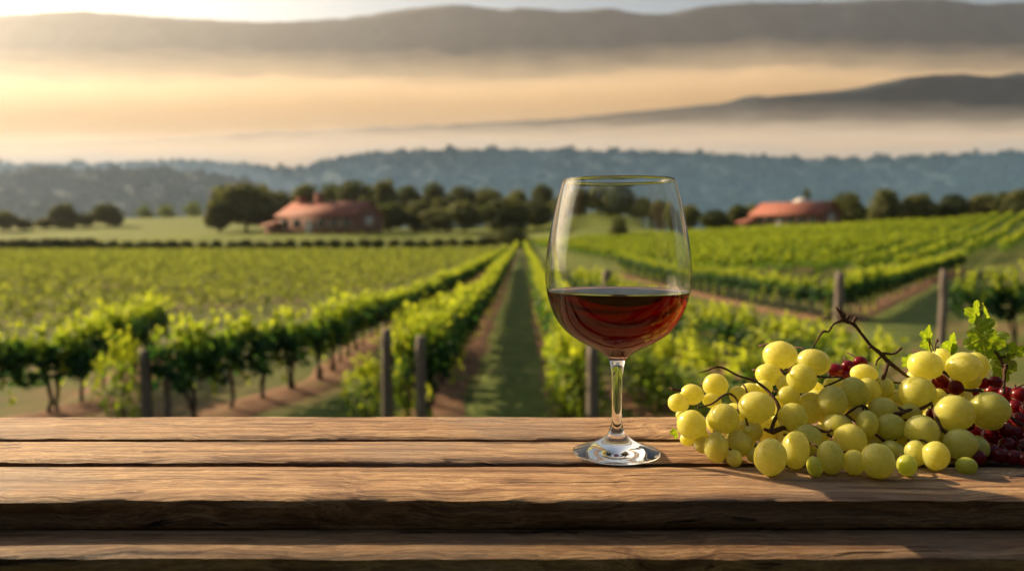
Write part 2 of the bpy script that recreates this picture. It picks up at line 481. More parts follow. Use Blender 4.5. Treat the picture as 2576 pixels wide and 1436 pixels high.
FAR = [(-1500,180),(-700,120),(-250,70),(0,38),(200,27),(330,38),(500,49),(680,57),(760,53),(880,46),(1000,26),(1150,10),(1270,28),(1310,18),(1440,31),(1530,18),(1610,38),(1690,36),(1760,16),(1880,7),(2010,7),(2140,4),(2240,-3),(2390,-4),(2440,12),(2576,6),(2900,-20),(3500,30)]
MID = [(-2500,400),(-600,372),(0,360),(300,350),(600,338),(900,322),(1150,312),(1400,300),(1520,288),(1650,276),(1800,262),(2000,236),(2100,232),(2180,218),(2260,198),(2380,183),(2460,190),(2576,200),(2800,180),(3300,190)]
BLUE = [(-500,420),(-100,412),(150,415),(300,412),(480,408),(600,414),(740,432),(800,412),(860,398),(950,386),(1150,381),(1400,379),(1700,386),(1900,396),(2050,403),(2200,402),(2350,395),(2576,385),(3000,380)]
NEARHILL = [(-700,440),(-200,442),(0,438),(200,432),(330,430),(480,434),(600,452),(700,492),(800,530),(900,560)]
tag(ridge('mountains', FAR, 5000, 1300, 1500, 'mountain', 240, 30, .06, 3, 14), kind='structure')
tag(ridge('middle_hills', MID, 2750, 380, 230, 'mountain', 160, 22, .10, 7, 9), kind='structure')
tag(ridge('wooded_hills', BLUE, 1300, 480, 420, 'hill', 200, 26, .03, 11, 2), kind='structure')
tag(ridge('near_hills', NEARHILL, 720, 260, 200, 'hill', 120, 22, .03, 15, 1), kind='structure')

def forest(name, prof, D, front, count, size, seed, tmin=-1.0, gap=0.0):
    """tree crowns spread over the front slope of a ridge"""
    rs = np.random.RandomState(seed)
    us = [p[0] for p in prof]; vs = [p[1] for p in prof]
    Vs, Fs, Ts = [], [], []; n = 0
    for k in range(count):
        u = rs.uniform(us[0], us[-1]); t = -rs.uniform(0, 1) ** 1.1 if k > count * .18 else -rs.uniform(0, .03)
        p = at_y(u, float(np.interp(u, us, vs)), D)
        y = D + t * front; x = p.x * y / D; h = p.z + 8
        if gap and noise.noise(Vector((x / 90, y / 90, seed))) > gap and t < -.05: continue
        s = abs(t); z = -8 + h * (1 - s) ** 1.15
        z += noise.fractal(Vector((x / D * 9 + seed, y / D * 9, seed)), 1.0, 2.0, 5) * .03 * h * (s * (1 - s) * 4) * 2.2
        r = size * rs.uniform(.6, 1.25); m = 64
        d = rs.normal(size=(m, 3)); d /= np.linalg.norm(d, axis=1, keepdims=True); d[:, 2] = np.abs(d[:, 2]) * 1.15 - .25
        lump = 1 + .35 * np.sin(d[:, 0] * 3 + k) * np.cos(d[:, 1] * 4 + k * 1.7)
        C = d * r * lump[:, None] * rs.uniform(.75, 1.05, (m, 1)) + np.array([x, y, z + r * .1 - (r * .75 if s < .03 else 0)])
        W, Fq, tn = leaf_cloud(rs, C, r * rs.uniform(.35, .65, m), np.clip(rs.uniform(0, .55) + rs.uniform(0, .4, m), 0, 1), outward=d)
        Vs.append(W); Fs.append(Fq + n); n += len(W); Ts.append(tn)
    me = mesh_np(name, np.concatenate(Vs), np.concatenate(Fs), 'forest', False, np.concatenate(Ts))
    tag(link(name, me), kind='stuff')
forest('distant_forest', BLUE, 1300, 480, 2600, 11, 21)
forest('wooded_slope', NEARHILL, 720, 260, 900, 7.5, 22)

# ------------------------------------------------------------------ vines: prototypes
rng = random.Random(5)

def vine_leaves(rs, n, L=1.25, z0=.72, z1=1.5, shoots=11, shoot_h=.55, bushy=False, size=.14, droopers=2):
    C, S, T, O = [], [], [], []
    x = rs.uniform(-L/2, L/2, n); zz = z0 + (z1 - z0) * rs.beta(1.6, 1.3, n)
    if bushy: zz = .08 + (z1) * rs.beta(1.1, 1.1, n)
    side = rs.choice([-1, 1], n); y = side * np.abs(rs.normal(.16, .10, n)) * (1.4 if bushy else 1)
    lump = .10 * np.sin(x * 9 + rs.uniform(0, 6)) + .08 * np.sin(zz * 11)
    y = y + side * lump
    zz = zz + .12 * np.sin(x * 7 + rs.uniform(0, 6)) * (zz < z0 + .35)
    C.append(np.stack([x, y, zz], 1)); S.append(size * rs.uniform(.7, 1.25, n))
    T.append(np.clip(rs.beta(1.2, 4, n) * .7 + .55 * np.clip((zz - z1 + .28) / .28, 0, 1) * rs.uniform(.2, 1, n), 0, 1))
    O.append(np.stack([np.zeros(n), side * .9, np.full(n, .5)], 1))
    for s in range(shoots + droopers):
        dr = s >= shoots
        m = rs.randint(9, 16); t = np.linspace(0, 1, m)
        bx = rs.uniform(-L/2, L/2); by = rs.normal(0, .12)
        lx, ly = rs.normal(0, .14), rs.normal(0, .16)
        if dr:
            sd = rs.choice([-1, 1]); zt = rs.uniform(z0 + .1, z1); 
            P = np.stack([bx + lx * t, sd * (.24 + .16 * np.sin(t * 2)), zt - t * rs.uniform(.4, zt * .85)], 1)
        else:
            h = shoot_h * rs.uniform(.45, 1.2)
            P = np.stack([bx + lx * t * t, by + ly * t * t, z1 - .1 + h * t], 1)
        P = P + rs.normal(0, .035, P.shape)
        C.append(P); S.append(size * (1.25 - .5 * t) * rs.uniform(.8, 1.2, m))
        T.append(np.clip(.6 + .4 * t + rs.normal(0, .1, m), 0, 1)); O.append(rs.normal(0, .5, P.shape))
    return np.concatenate(C), np.concatenate(S), np.concatenate(T), np.concatenate(O)

def make_vine_meshes(seed, bushy=False, n=420):
    rs = np.random.RandomState(seed); rg = random.Random(seed)
    C, S, T, O = vine_leaves(rs, n, bushy=bushy)
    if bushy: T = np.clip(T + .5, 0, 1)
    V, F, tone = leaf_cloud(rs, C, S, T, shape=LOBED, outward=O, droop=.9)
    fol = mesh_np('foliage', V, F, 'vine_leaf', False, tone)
    g = Geo()
    for q in range(rg.choice([1, 1, 2])):
        x0 = rg.uniform(-.1, .1) + q * .14; a = rg.uniform(-.12, .12)
        pts = [(x0 + a * math.sin(t * 3.3 + q * 2) + rg.uniform(-.02, .02) - q * .1 * t, rg.uniform(-.03, .03), -.05 + .95 * t) for t in np.linspace(0, 1, 9)]
        g.tube(pts, [.052, .042, .038, .036, .034, .034, .036, .04, .03], 8, .18, rg)
    for sd in (-1, 1):
        pts = [(sd * .62 * t, rg.uniform(-.02, .02), .86 + .06 * math.sin(t * 5) * t) for t in np.linspace(0, 1, 6)]
        g.tube(pts, np.linspace(.03, .014, 6), 6, .15, rg)
    tr = g.mesh('trunk', 'bark', True)
    return fol, tr
VINES = [make_vine_meshes(100 + k) for k in range(7)]
BUSHY = [make_vine_meshes(200 + k, True, 330) for k in range(3)]

def place_vine(p, rz, label, group, meshes, sc=(1, 1, 1), name='grapevine', cat='grapevine'):
    o = thing(name, label, cat, p, rz, group); o.scale = sc
    link('foliage', meshes[0], o); link('trunk', meshes[1], o)
    return o

ORD = 'first second third fourth fifth sixth seventh eighth ninth tenth eleventh twelfth'.split()

# rows as photo polylines of the ground under the trunks (near end first), height scale, name for labels, how many individuals
ROWS = [
 dict(k='centre', px=[(1072,1085),(1100,1000),(1165,882),(1225,775),(1270,685),(1300,628),(1309,610)], fall=.24, h=1.04, n=60, lab='row left of the grassy path', sp=1.05),
 dict(k='short', px=[(985,985),(1030,905),(1085,825)], h=.68, n=6, lab='short row behind the two grey posts', sp=1.1),
 dict(k='left', px=[(372,1092),(534,1052),(700,998),(820,957),(870,908),(985,832),(1111,764),(1215,690),(1275,640)], h=1.0, fall=.22, n=60, lab='long row behind the brown post', sp=1.1),
 dict(k='outer', px=[(-330,1150),(-150,1110),(74,1055),(162,1041),(261,990),(340,945),(400,905)], h=.95, n=20, lab='leftmost row of the near vines', sp=1.1),
 dict(k='path', px=[(1470,1090),(1432,985),(1392,870),(1355,745),(1331,660),(1318,615)], fall=.2, h=1.0, n=45, lab='row right of the grassy path', sp=1.1),
 dict(k='behind', px=[(1425,770),(1500,795),(1600,838),(1720,888),(1850,935),(2000,985),(2180,1060)], h=.95, n=24, lab='low row passing behind the wine glass', sp=1.15),
 dict(k='low', px=[(1585,985),(1660,1030),(1760,1075),(1900,1120),(2060,1180)], h=.82, n=12, lab='lowest row between glass stem and grapes', sp=1.1),
 dict(k='block', px=[(1560,690),(1660,716),(1800,750),(1950,783),(2085,806)], h=1.0, n=40, lab='hillside edge row left of the corner post', sp=1.1),
 dict(k='lane', px=[(2125,808),(2190,778),(2270,742),(2350,706),(2420,680)], h=1.0, n=40, lab='hillside edge row right of the corner post', sp=1.1),
 dict(k='edge', px=[(2392,862),(2480,868),(2570,874),(2700,884)], h=1.22, n=8, lab='row at the tall post on the far right', sp=1.0),
]
far_V, far_F, far_T = [], [], []; far_n = 0
def far_vine(p, tx, ty, rs, h=1.0, nl=46, size=.25):
    global far_n
    C, S, T, O = vine_leaves(rs, nl, shoots=2, droopers=0, size=size)
    C = C * np.array([1, 1, h])
    V, F, tone = leaf_cloud(rs, C, S, T, outward=O)
    W = np.empty_like(V)
    W[:, 0] = p[0] + V[:, 0] * tx - V[:, 1] * ty; W[:, 1] = p[1] + V[:, 0] * ty + V[:, 1] * tx; W[:, 2] = p[2] + V[:, 2]
    far_V.append(W); far_F.append(F + far_n); far_T.append(tone); far_n += len(W)

berm_i = 0
frs = np.random.RandomState(9)
soil_geo = Geo()
for row in ROWS:
    G = [ground(u, v) for u, v in row['px']]
    P = spline([(g.x, g.y, 0) for g in G], step=.25)
    # soil berm under the row
    V = []; 
    for i, p in enumerate(P[::3]):
        q = P[min(len(P)-1, i*3+3)]; 
        if np.allclose(p, q): q = p; p = P[max(0, i*3-3)]
        t = np.array(q) - np.array(p); t = t[:2] / (np.linalg.norm(t[:2]) + 1e-9)
        base = P[min(len(P)-1, i*3)]
        for w, hh in ((-.85, -.12), (-.5, .04), (0, .10), (.5, .04), (.85, -.12)):
            w *= 1 + .25 * noise.noise(Vector((base[0]*.9, base[1]*.9, w)))
            x, y = base[0] - t[1]*w, base[1] + t[0]*w
            V.append((x, y, terrain(x, y) + hh))
    m = len(V) // 5
    soil_geo.add(V, [(i*5+k, i*5+k+1, (i+1)*5+k+1, (i+1)*5+k) for i in range(m-1) for k in range(4)])
    acc, want, cnt = 0.0, .6, 0
    for i in range(1, len(P)):
        d = np.array(P[i]) - np.array(P[i-1]); dl = np.linalg.norm(d[:2]); acc += dl
        if acc >= want:
            want += row['sp'] * rng.uniform(.92, 1.08)
            t = d[:2] / dl; x, y = P[i][0], P[i][1]; z = terrain(x, y)
            if cnt < row['n']:
                lab = (f"{ORD[cnt]} grapevine from the near end, {row['lab']}" if cnt < 12
                       else f"leafy green grapevine farther along the {row['lab']}")
                s = row['h'] * rng.uniform(.93, 1.07) * (1 - row.get('fall', .12) * smooth(cnt / 16))
                bushy = (row['k'] in ('path', 'low') and cnt < 4) or (row['k'] == 'behind' and cnt % 3 == 2)
                ms = rng.choice(BUSHY) if bushy else rng.choice(VINES)
                place_vine((x, y, z), math.atan2(t[1], t[0]) + (math.pi if rng.random() < .5 else 0), lab,
                           f"grapevines in the {row['lab']}", ms, (1.08, rng.uniform(.85, 1.1), s))
            else:
                far_vine((x, y, z), t[0], t[1], frs, row['h'] * (1 - row.get('fall', .12)), 80 if y < 70 else 46, .17 if y < 70 else .24)
            cnt += 1
so = soil_geo.mesh('soil', 'soil', True); tag(link('soil', so), kind='structure')

# mown grass lanes between the rows
lane_geo = Geo()
for px, hw in (([(1285,1130),(1290,1000),(1300,850),(1306,740),(1311,650),(1313,612)], .85), ([(2130,900),(2215,850),(2290,800),(2350,755),(2430,705)], 1.3), ([(700,1110),(820,1035),(960,960),(1050,900)], .6)):
    P = spline([(g.x, g.y, 0) for g in (ground(u, v) for u, v in px)], step=.8)
    V = []
    for i, p in enumerate(P):
        a_, b_ = P[max(0, i-1)], P[min(len(P)-1, i+1)]; t = np.array(b_)[:2] - np.array(a_)[:2]; t /= np.linalg.norm(t) + 1e-9
        for w, hh in ((-1.15, -.1), (-.8, .03), (0, .05), (.8, .03), (1.15, -.1)):
            ww = w * hw * (1 + .55 * noise.noise(Vector((p[0] * .8, p[1] * .8, w))))
            x, y = p[0] - t[1] * ww, p[1] + t[0] * ww; V.append((x, y, terrain(x, y) + hh))
    m = len(V) // 5
    lane_geo.add(V, [(i*5+k, i*5+k+1, (i+1)*5+k+1, (i+1)*5+k) for i in range(m-1) for k in range(4)])
tag(link('grass_path', lane_geo.mesh('grass_path', 'lane', True)), kind='structure')

# extra leafy growth at posts (each its own small vine)
for (u, v, s, lab) in [(312, 1085, .9, 'bright yellow green vine shoots hanging left of the brown post'),
                       (922, 1062, .62, 'low bright vine bush left of the two grey posts'),
                       (1022, 1072, .98, 'bright vine shoots between the two grey posts'),
                       (1425, 1062, .95, 'bright leafy vine spilling onto the grassy path left of the glass stem')]:
    g = ground(u, v)
    place_vine(g, rng.uniform(1.2, 1.9), lab, None, rng.choice(BUSHY), (.42, .8, s), 'young_grapevine')

# hillside vineyard on the right: parallel rows seen as one mass
dirv = np.array([.577, .817]); nrmv = np.array([dirv[1], -dirv[0]])
def hill_rows():
    for k in range(-70, 60):
        o = np.array([45.0, 105.0]) + nrmv * k * 2.3
        for s in np.arange(-90, 110, 1.15):
            x, y = o + dirv * s
            if y < 55 or y > 158: continue
            u = CX + FPX * x / y
            if u < 1330 or u > 2700: continue
            z = terrain(x, y); v = HORIZ - (z - CAM_Z) / y * FPX
            if v > np.interp(u, [1300, 1560, 2085, 2125, 2420, 2700], [618, 672, 770, 770, 665, 640]): continue
            if y > np.interp(u, [1300, 1500, 1750, 2000, 2300, 2600], [150, 155, 152, 152, 155, 158]): continue
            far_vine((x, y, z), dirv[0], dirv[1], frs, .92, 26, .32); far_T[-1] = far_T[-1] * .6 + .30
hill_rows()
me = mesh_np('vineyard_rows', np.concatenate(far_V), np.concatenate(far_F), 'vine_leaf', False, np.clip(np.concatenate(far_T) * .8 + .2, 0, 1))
tag(link('vineyard_rows', me), kind='stuff')

# left crop field: low dense rows
def crop_field():
    rs = np.random.RandomState(31); C = []
    d = np.array([.05, 1.0]); 
    for k in range(66):
        x0 = -8.0 - 1.35 * k
        y = max(23.5, 37.4 - 1.35 * k * 1.77)
        while y < 139:
            st = .03 + y * .0008
            C.append((x0 + d[0] * (y - 37), y)); y += st
    for (ya, yb, ua, ub) in ((160, 185, 240, 1200), (205, 262, 1320, 1560)):
        for y in np.arange(ya, yb, 2.4):
            for u in np.arange(ua, ub, 9): C.append(((u - CX) / FPX * y, y))
    C = np.array(C); N = len(C)
    C3 = np.zeros((N, 3)); C3[:, 0] = C[:, 0] + rs.normal(0, .36, N); C3[:, 1] = C[:, 1] + rs.normal(0, .1, N)
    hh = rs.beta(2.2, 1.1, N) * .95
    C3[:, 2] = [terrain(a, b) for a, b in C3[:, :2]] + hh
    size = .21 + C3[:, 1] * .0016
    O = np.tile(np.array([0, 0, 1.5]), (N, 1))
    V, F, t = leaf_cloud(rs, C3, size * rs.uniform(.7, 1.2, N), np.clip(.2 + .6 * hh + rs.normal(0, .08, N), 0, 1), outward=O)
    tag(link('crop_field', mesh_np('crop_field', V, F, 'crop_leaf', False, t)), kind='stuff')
crop_field()

# ------------------------------------------------------------------ posts
def post(u, vtop, vbase, wpx, lab, lean=0.0, group='wooden trellis posts'):
    g = ground(u, vbase + 14); top = at_y(u, vtop, g.y)
    h = top.z - g.z; r = wpx / 2 * g.y / FPX
    rg = random.Random(int(u))
    geo = Geo()
    pts = [(lean * t + rg.uniform(-.006, .006), 0, -.3 + (h + .3) * t) for t in np.linspace(0, 1, 10)]
    geo.tube(pts, [r * (1.08 - .12 * t) for t in np.linspace(0, 1, 9)] + [r * .86], 14, .07, rg)
    o = link('trellis_post', geo.mesh('trellis_post', 'post', True), None, g)
    tag(o, lab, 'post', group)
post(371, 880, 1072, 30, 'brown wooden post at the near end of the long left row')
post(975, 828, 1075, 28, 'taller grey post, left one of the pair before the centre rows')
post(1060, 845, 1090, 25, 'dark grey post, right one of the pair, at the vine row end')
post(1490, 868, 1085, 30, 'dark post seen right beside the stem of the wine glass')
post(1444, 880, 1040, 16, 'thin dark post among leaves just left of the glass stem')
post(1523, 680, 795, 26, 'grey post seen through the wine glass above the wine')
post(2110, 684, 806, 24, 'grey corner post of the hillside vineyard')
post(2368, 677, 862, 19, 'slim pale post at the end of the far right row')
post(423, 925, 1066, 16, 'thin dark stake beside the brown post of the long left row')

# ------------------------------------------------------------------ trees
def crown_mesh(seed, n=4200, mat='tree_leaf', lobes=9, leaf=.062):
    """unit crown: radius ~.5 wide, z 0..1"""
    rs = np.random.RandomState(seed)
    L = []
    for k in range(lobes):
        a = rs.uniform(0, 6.28); z = rs.uniform(.14, .8); rr = rs.uniform(.08, .30) * math.sqrt(max(.05, 1 - abs(z - .45) * 1.5))
        L.append((rr * math.cos(a), rr * math.sin(a), z, rs.uniform(.14, .27)))
    L.append((0, 0, .45, .36)); L.append((0, 0, .72, .25))
    C, O, T = [], [], []
    w = np.array([l[3] ** 2 for l in L]); idx = rs.choice(len(L), n, p=w / w.sum())
    tl = rs.uniform(0, .5, len(L)) + (-.08, .12, .3, .0, .2, .4)[seed % 6]
    for i in idx:
        d = rs.normal(size=3); d /= np.linalg.norm(d); r = L[i][3] * rs.uniform(.55, 1.05)
        C.append(np.array(L[i][:3]) + d * r * np.array([1, 1, .95])); O.append(d); T.append(tl[i] + rs.uniform(0, .5))
    C = np.array(C); C[:, 2] = np.clip(C[:, 2], .02, 1.03)
    V, F, t = leaf_cloud(rs, C, leaf * rs.uniform(.6, 1.4, n), np.array(T), outward=np.array(O))
    return mesh_np('crown', V, F, mat, False, t)
CROWNS = [crown_mesh(300 + k) for k in range(6)]
PALE = [crown_mesh(320, 1200, 'pale_leaf'), crown_mesh(321, 1200, 'pale_leaf')]
CONE = crown_mesh(330, 1500)
def trunk_mesh(seed):
    rg = random.Random(seed); g = Geo()
    g.tube([(rg.uniform(-.01, .01), rg.uniform(-.01, .01), -.05 + .55 * t) for t in np.linspace(0, 1, 6)], [.045, .035, .03, .028, .022, .012], 8, .1, rg)
    for k in range(4):
        a = k * 1.6 + rg.uniform(0, 1); g.tube([(0, 0, .2 + .05 * k), (.12 * math.cos(a), .12 * math.sin(a), .36 + .05 * k), (.22 * math.cos(a), .22 * math.sin(a), .5 + .06 * k)], [.018, .013, .006], 6)
    return g.mesh('trunk', 'bark', True)
TRUNKS = [trunk_mesh(k) for k in range(3)]

def tree(u, D, vtop, wpx, lab, group, crowns=CROWNS, name='tree', low=.02, vbase=None, cat=None):
    x = (u - CX) / FPX * D; z = terrain(x, D)
    top = at_y(u, vtop, D).z; h = max(1.2, top - z); w = wpx * D / FPX
    o = thing(name, lab, cat or name.replace('_', ' '), (x, D, z), rng.uniform(0, 6), group)
    w *= 1.45; c = link('crown', rng.choice(crowns), o); c.scale = (w, w, h * (1 - low)); c.location = (0, 0, h * low)
    t = link('trunk', rng.choice(TRUNKS), o); t.scale = (h * .9, h * .9, h)
    return o

gp = 'trees around the left farmhouse'
tree(622, 222, 453, 172, 'largest dark round tree, just left of the red roofed farmhouse', gp)
tree(555, 212, 497, 62, 'smaller olive tree at the left foot of the largest dark tree', gp)
tree(690, 232, 470, 92, 'dark tree rising behind the left end of the farmhouse roof', gp)
tree(778, 240, 456, 84, 'broad tree behind the farmhouse chimney', gp)
tree(838, 250, 455, 78, 'tree behind the middle of the farmhouse roof', gp)
tree(892, 236, 446, 92, 'tall dark tree behind the right end of the farmhouse roof', gp)
tree(973, 250, 440, 58, 'tall narrow tree farther right behind the farmhouse', gp)
gp = 'dark trees between farmhouse and wine glass'
for u, D, vt, w, lab in [
  (930, 214, 490, 62, 'olive tree touching the right gable of the farmhouse'),
  (985, 206, 504, 88, 'round dark tree first in the front rank right of the farmhouse'),
  (1046, 212, 500, 72, 'round tree second in the front rank right of the farmhouse'),
  (1100, 200, 520, 80, 'low bushy tree third in the front rank right of the farmhouse'),
  (1168, 208, 500, 100, 'broad olive tree fourth in the front rank right of the farmhouse'),
  (1264, 214, 491, 108, 'largest round tree in the rank just left of the wine glass'),
  (1345, 222, 500, 80, 'tree whose crown meets the left rim of the wine glass'),
  (1030, 262, 460, 66, 'pale topped tree in the second rank, left of centre'),
  (1094, 268, 453, 80, 'round tree in the second rank above the bushy front tree'),
  (1108, 240, 492, 62, 'mid green tree peeping between the two ranks'),
  (1160, 275, 462, 72, 'shadowy tree in the back rank above the broad olive tree'),
  (1222, 280, 466, 78, 'shadowy tree in the back rank over the largest round tree'),
  (1300, 270, 470, 66, 'tree in the back rank right of the largest round tree'),
  (1362, 262, 456, 54, 'pointed tree in the back rank at the glass rim'),
  (1430, 240, 478, 84, 'tree seen through the left of the glass bowl'),
  (1500, 246, 473, 92, 'tree seen through the centre of the glass bowl'),
  (1560, 236, 470, 96, 'tall dark tree seen through the right of the glass bowl'),
  (1622, 230, 505, 74, 'lower tree seen through the right edge of the glass bowl'),
  (1680, 226, 512, 70, 'tree hugging the right outline of the glass bowl')]:
    tree(u, D, vt, w, lab, gp)
gp = 'round trees along the right hillside crest'
for u, D, vt, w, lab in [
  (1730, 205, 510, 66, 'dark tree on the crest right beside the wine glass'),
  (1796, 198, 524, 70, 'low round tree second along the crest from the glass'),
  (1856, 204, 510, 52, 'olive tree at the left end of the right red roof'),
  (1893, 212, 507, 34, 'narrow tree peeping over the left end of the right red roof'),
  (1950, 222, 505, 46, 'tree top showing over the middle of the right red roof'),
  (2070, 214, 498, 46, 'small dark tree at the right end of the right red roof'),
  (2118, 196, 480, 82, 'round dark tree first to the right of the right farmhouse'),
  (2170, 204, 520, 44, 'low shrubby tree between the first two round crest trees'),
  (2218, 198, 468, 78, 'tallest round tree of the right crest'),
  (2258, 206, 520, 40, 'low shrubby tree right of the tallest crest tree'),
  (2307, 198, 478, 76, 'round tree third to the right of the right farmhouse'),
  (2352, 206, 522, 40, 'low shrubby tree before the fourth crest tree'),
  (2392, 198, 482, 78, 'round tree fourth to the right of the right farmhouse'),
  (2436, 206, 515, 40, 'low shrubby tree before the fifth crest tree'),
  (2472, 198, 478, 66, 'round tree fifth to the right of the right farmhouse'),
  (2518, 200, 477, 60, 'round tree second from the right picture edge'),
  (2568, 190, 472, 70, 'greener tree on the crest at the right picture edge')]:
    tree(u, D, vt, w, lab, gp)
gp = 'trees at the far left of the fields'
for u, D, vt, w, lab in [
  (10, 262, 526, 66, 'dark tree at the left picture edge'),
  (64, 268, 548, 44, 'low bush between the left edge tree and the tall pair'),
  (118, 268, 545, 50, 'low bush just left of the square brown tree'),
  (160, 270, 508, 54, 'upright brown tree left of the tall conical bush'),
  (212, 272, 535, 56, 'low dark bush between the two taller left trees'),
  (272, 272, 508, 78, 'broad conical dark tree, tallest of the far left group')]:
    tree(u, D, vt, w, lab, gp)
for u, vt, w, lab in [(368, 508, 38, 'pale green small tree at the left field edge'), (420, 510, 48, 'pale green bush in the middle of the left field edge'), (492, 502, 40, 'pale green bush nearest the largest dark tree')]:
    tree(u, 400, vt, w, lab, 'pale bushes at the left field edge', PALE)
tree(1288, 152, 570, 84, 'dark shrub at the far end of the grassy centre path', None, name='shrub')
tree(1232, 156, 590, 52, 'lower shrub left of the path end shrub', None, name='shrub')
tree(1560, 150, 556, 46, 'dark shrub in the field seen through the glass', None, name='shrub')
tree(2026, 236, 464, 30, 'slender dark conifer behind the right farmhouse', None, [CONE], name='conifer')
# hedge row
k = 0
for u in list(np.arange(-20, 240, 27)) + list(np.arange(250, 1215, 37)):
    w = rng.uniform(30, 42); vt = 602 + rng.uniform(-3, 3) - (4 if u < 240 else 0) - max(0, (u - 700) * .012)
    k += 1
    lab = (f'{ORD[k-1]} shrub from the left end of the long hedge row' if k <= 12 else 'round dark shrub in the right half of the long hedge row below the farmhouse')
    tree(u, 149, vt, w, lab, 'round shrubs of the long hedge row', name='shrub')

# grove added unseen behind the viewpoint to darken glass reflections and the table front
def sky_block_trees():
    rs = np.random.RandomState(77); Vs, Fs, Ts = [], [], []; n = 0
    for k in range(13):
        a = R(180 + (k - 6) * 15); r0 = 8.5 + rs.uniform(-.8, .8)
        c = np.array([r0 * math.sin(a), r0 * math.cos(a), 2.3]); m = 2200
        d = rs.normal(size=(m, 3)); d /= np.linalg.norm(d, axis=1, keepdims=True)
        P = c + np.array([0, 0, 3.2]) + d * np.array([1.9, 1.9, 3.3]) * rs.uniform(.55, 1.0, (m, 1)); P[:, 2] = np.maximum(P[:, 2], 2.2)
        W, F_, t_ = leaf_cloud(rs, P, .34 * rs.uniform(.6, 1.3, m), rs.uniform(0, .7, m), outward=d)
        Vs.append(W); Fs.append(F_ + n); n += len(W); Ts.append(t_)
    tag(link('sky_block_trees', mesh_np('sky_block_trees', np.concatenate(Vs), np.concatenate(Fs), 'tree_leaf', False, np.concatenate(Ts))), kind='stuff')
sky_block_trees()

# ------------------------------------------------------------------ farmhouses
def farmhouse(u, D, wpx, hpx, lab, vbase, turn, chim=True):
    x = (u - CX) / FPX * D; s = D / FPX; z = at_y(u, vbase, D).z
    o = thing('farmhouse', lab, 'house', (x, D, z), R(turn), 'red roofed farmhouses')
    W = wpx * s; H = hpx * s
    L, Rr = -W * .36, W * .44; we = H * .58; dp = W * .22           # main block
    g = Geo(); g.box((L, 0, -1.5), (Rr, dp * 2, we))
    g.add([(Rr - .02, 0, we), (Rr - .02, dp * 2, we), (Rr - .02, dp, H * .93)], None, [(0, 1, 2)])
    link('wall', g.mesh('wall', 'plaster'), o)
    ov = .9
    g = Geo(); t = .25                                               # gable roof, ridge along x, hipped on the left
    zz = we - .35; yr = dp
    top = [(L - .5, yr, H), (Rr + .6, yr, H)]
    fr = [(L - ov, -ov, zz), (Rr + .6, -ov, zz)]; bk = [(L - ov, dp*2 + ov, zz), (Rr + .6, dp*2 + ov, zz)]
    V = fr + bk + top; V2 = [(a, b, c - t) for a, b, c in V]
    g.add(V + V2, [(0, 1, 5, 4), (3, 2, 4, 5), (6, 10, 11, 7), (9, 11, 10, 8), (0, 6, 7, 1), (2, 3, 9, 8), (0, 2, 8, 6), (1, 7, 11, 5), (5, 11, 9, 3)], [(2, 0, 4), (6, 8, 10)])
    roof = link('roof', g.mesh('roof', 'roof'), o)
    g = Geo()                                                        # lean-to porch on the left
    pw = W * .16
    pz = we * .80
    V = [(L - pw - .8, -1.0, pz * .55), (L + W*.04, -1.6, pz * .62), (L + W * .05, dp * 1.2, pz * 1.35), (L - pw * .6, dp * 1.2, pz * 1.1)]
    g.add(V + [(a, b, c - t) for a, b, c in V], [(0, 1, 2, 3), (7, 6, 5, 4), (0, 4, 5, 1), (1, 5, 6, 2), (2, 6, 7, 3), (3, 7, 4, 0)])
    link('porch_roof', g.mesh('porch_roof', 'roof'), o)
    g = Geo(); g.box((L - pw + .2, -.2, -1.5), (L - .05, dp, pz * .58)); link('porch_wall', g.mesh('porch_wall', 'plaster'), o)
    for q in range(3):
        g = Geo(); xx = L - pw * .55 + q * W * .09; g.box((xx - .12, -1.15, -1.0), (xx + .12, -.9, pz * .55)); link('porch_post', g.mesh('porch_post', 'timber'), o)
    for q, f in enumerate((.08, .24, .56, .72, .88)):                # front windows
        xx = L + (Rr - L) * f; ww, wh = W * .045, we * .46
        g = Geo(); g.box((xx - ww, -.08, we * .28), (xx + ww, -.003, we * .28 + wh)); fr_ = link('window', g.mesh('window', 'pale_wall'), o)
        g = Geo(); g.box((xx - ww * .8, -.12, we * .31), (xx + ww * .8, -.083, we * .25 + wh)); link('pane', g.mesh('pane', 'pane'), fr_)
    g = Geo(); xx = L + (Rr - L) * .40; g.box((xx - W * .04, -.10, -.6), (xx + W * .04, -.003, we * .66)); d = link('door', g.mesh('door', 'pale_wall'), o)
    g = Geo(); g.box((xx + W*.025, -.16, we * .2), (xx + W * .032, -.103, we * .26)); link('handle', g.mesh('handle', 'timber'), d)
    g = Geo(); g.box((Rr + .003, dp * .75, we * .35), (Rr + .1, dp * 1.25, we * .85)); w_ = link('window', g.mesh('window', 'pale_wall'), o)
    if chim:
        for f, hh, ww in ((.34, .25, .028), (.1, .14, .03)):
            xx = L + (Rr - L) * f; g = Geo(); g.box((xx - W * ww, yr - W * ww, H * .85), (xx + W * ww, yr + W * ww, H * (1 + hh)))
            g.box((xx - W * ww * 1.25, yr - W * ww * 1.25, H * (1 + hh)), (xx + W * ww * 1.25, yr + W * ww * 1.25, H * (1.04 + hh)))
            link('chimney', g.mesh('chimney', 'roof'), roof)
    return o
farmhouse(788, 190, 285, 80, 'long red roofed farmhouse with chimneys before dark trees on the left', 586, -22)
farmhouse(1968, 160, 225, 66, 'smaller red roofed farmhouse half hidden by the right hillside crest', 574, -46, chim=False)
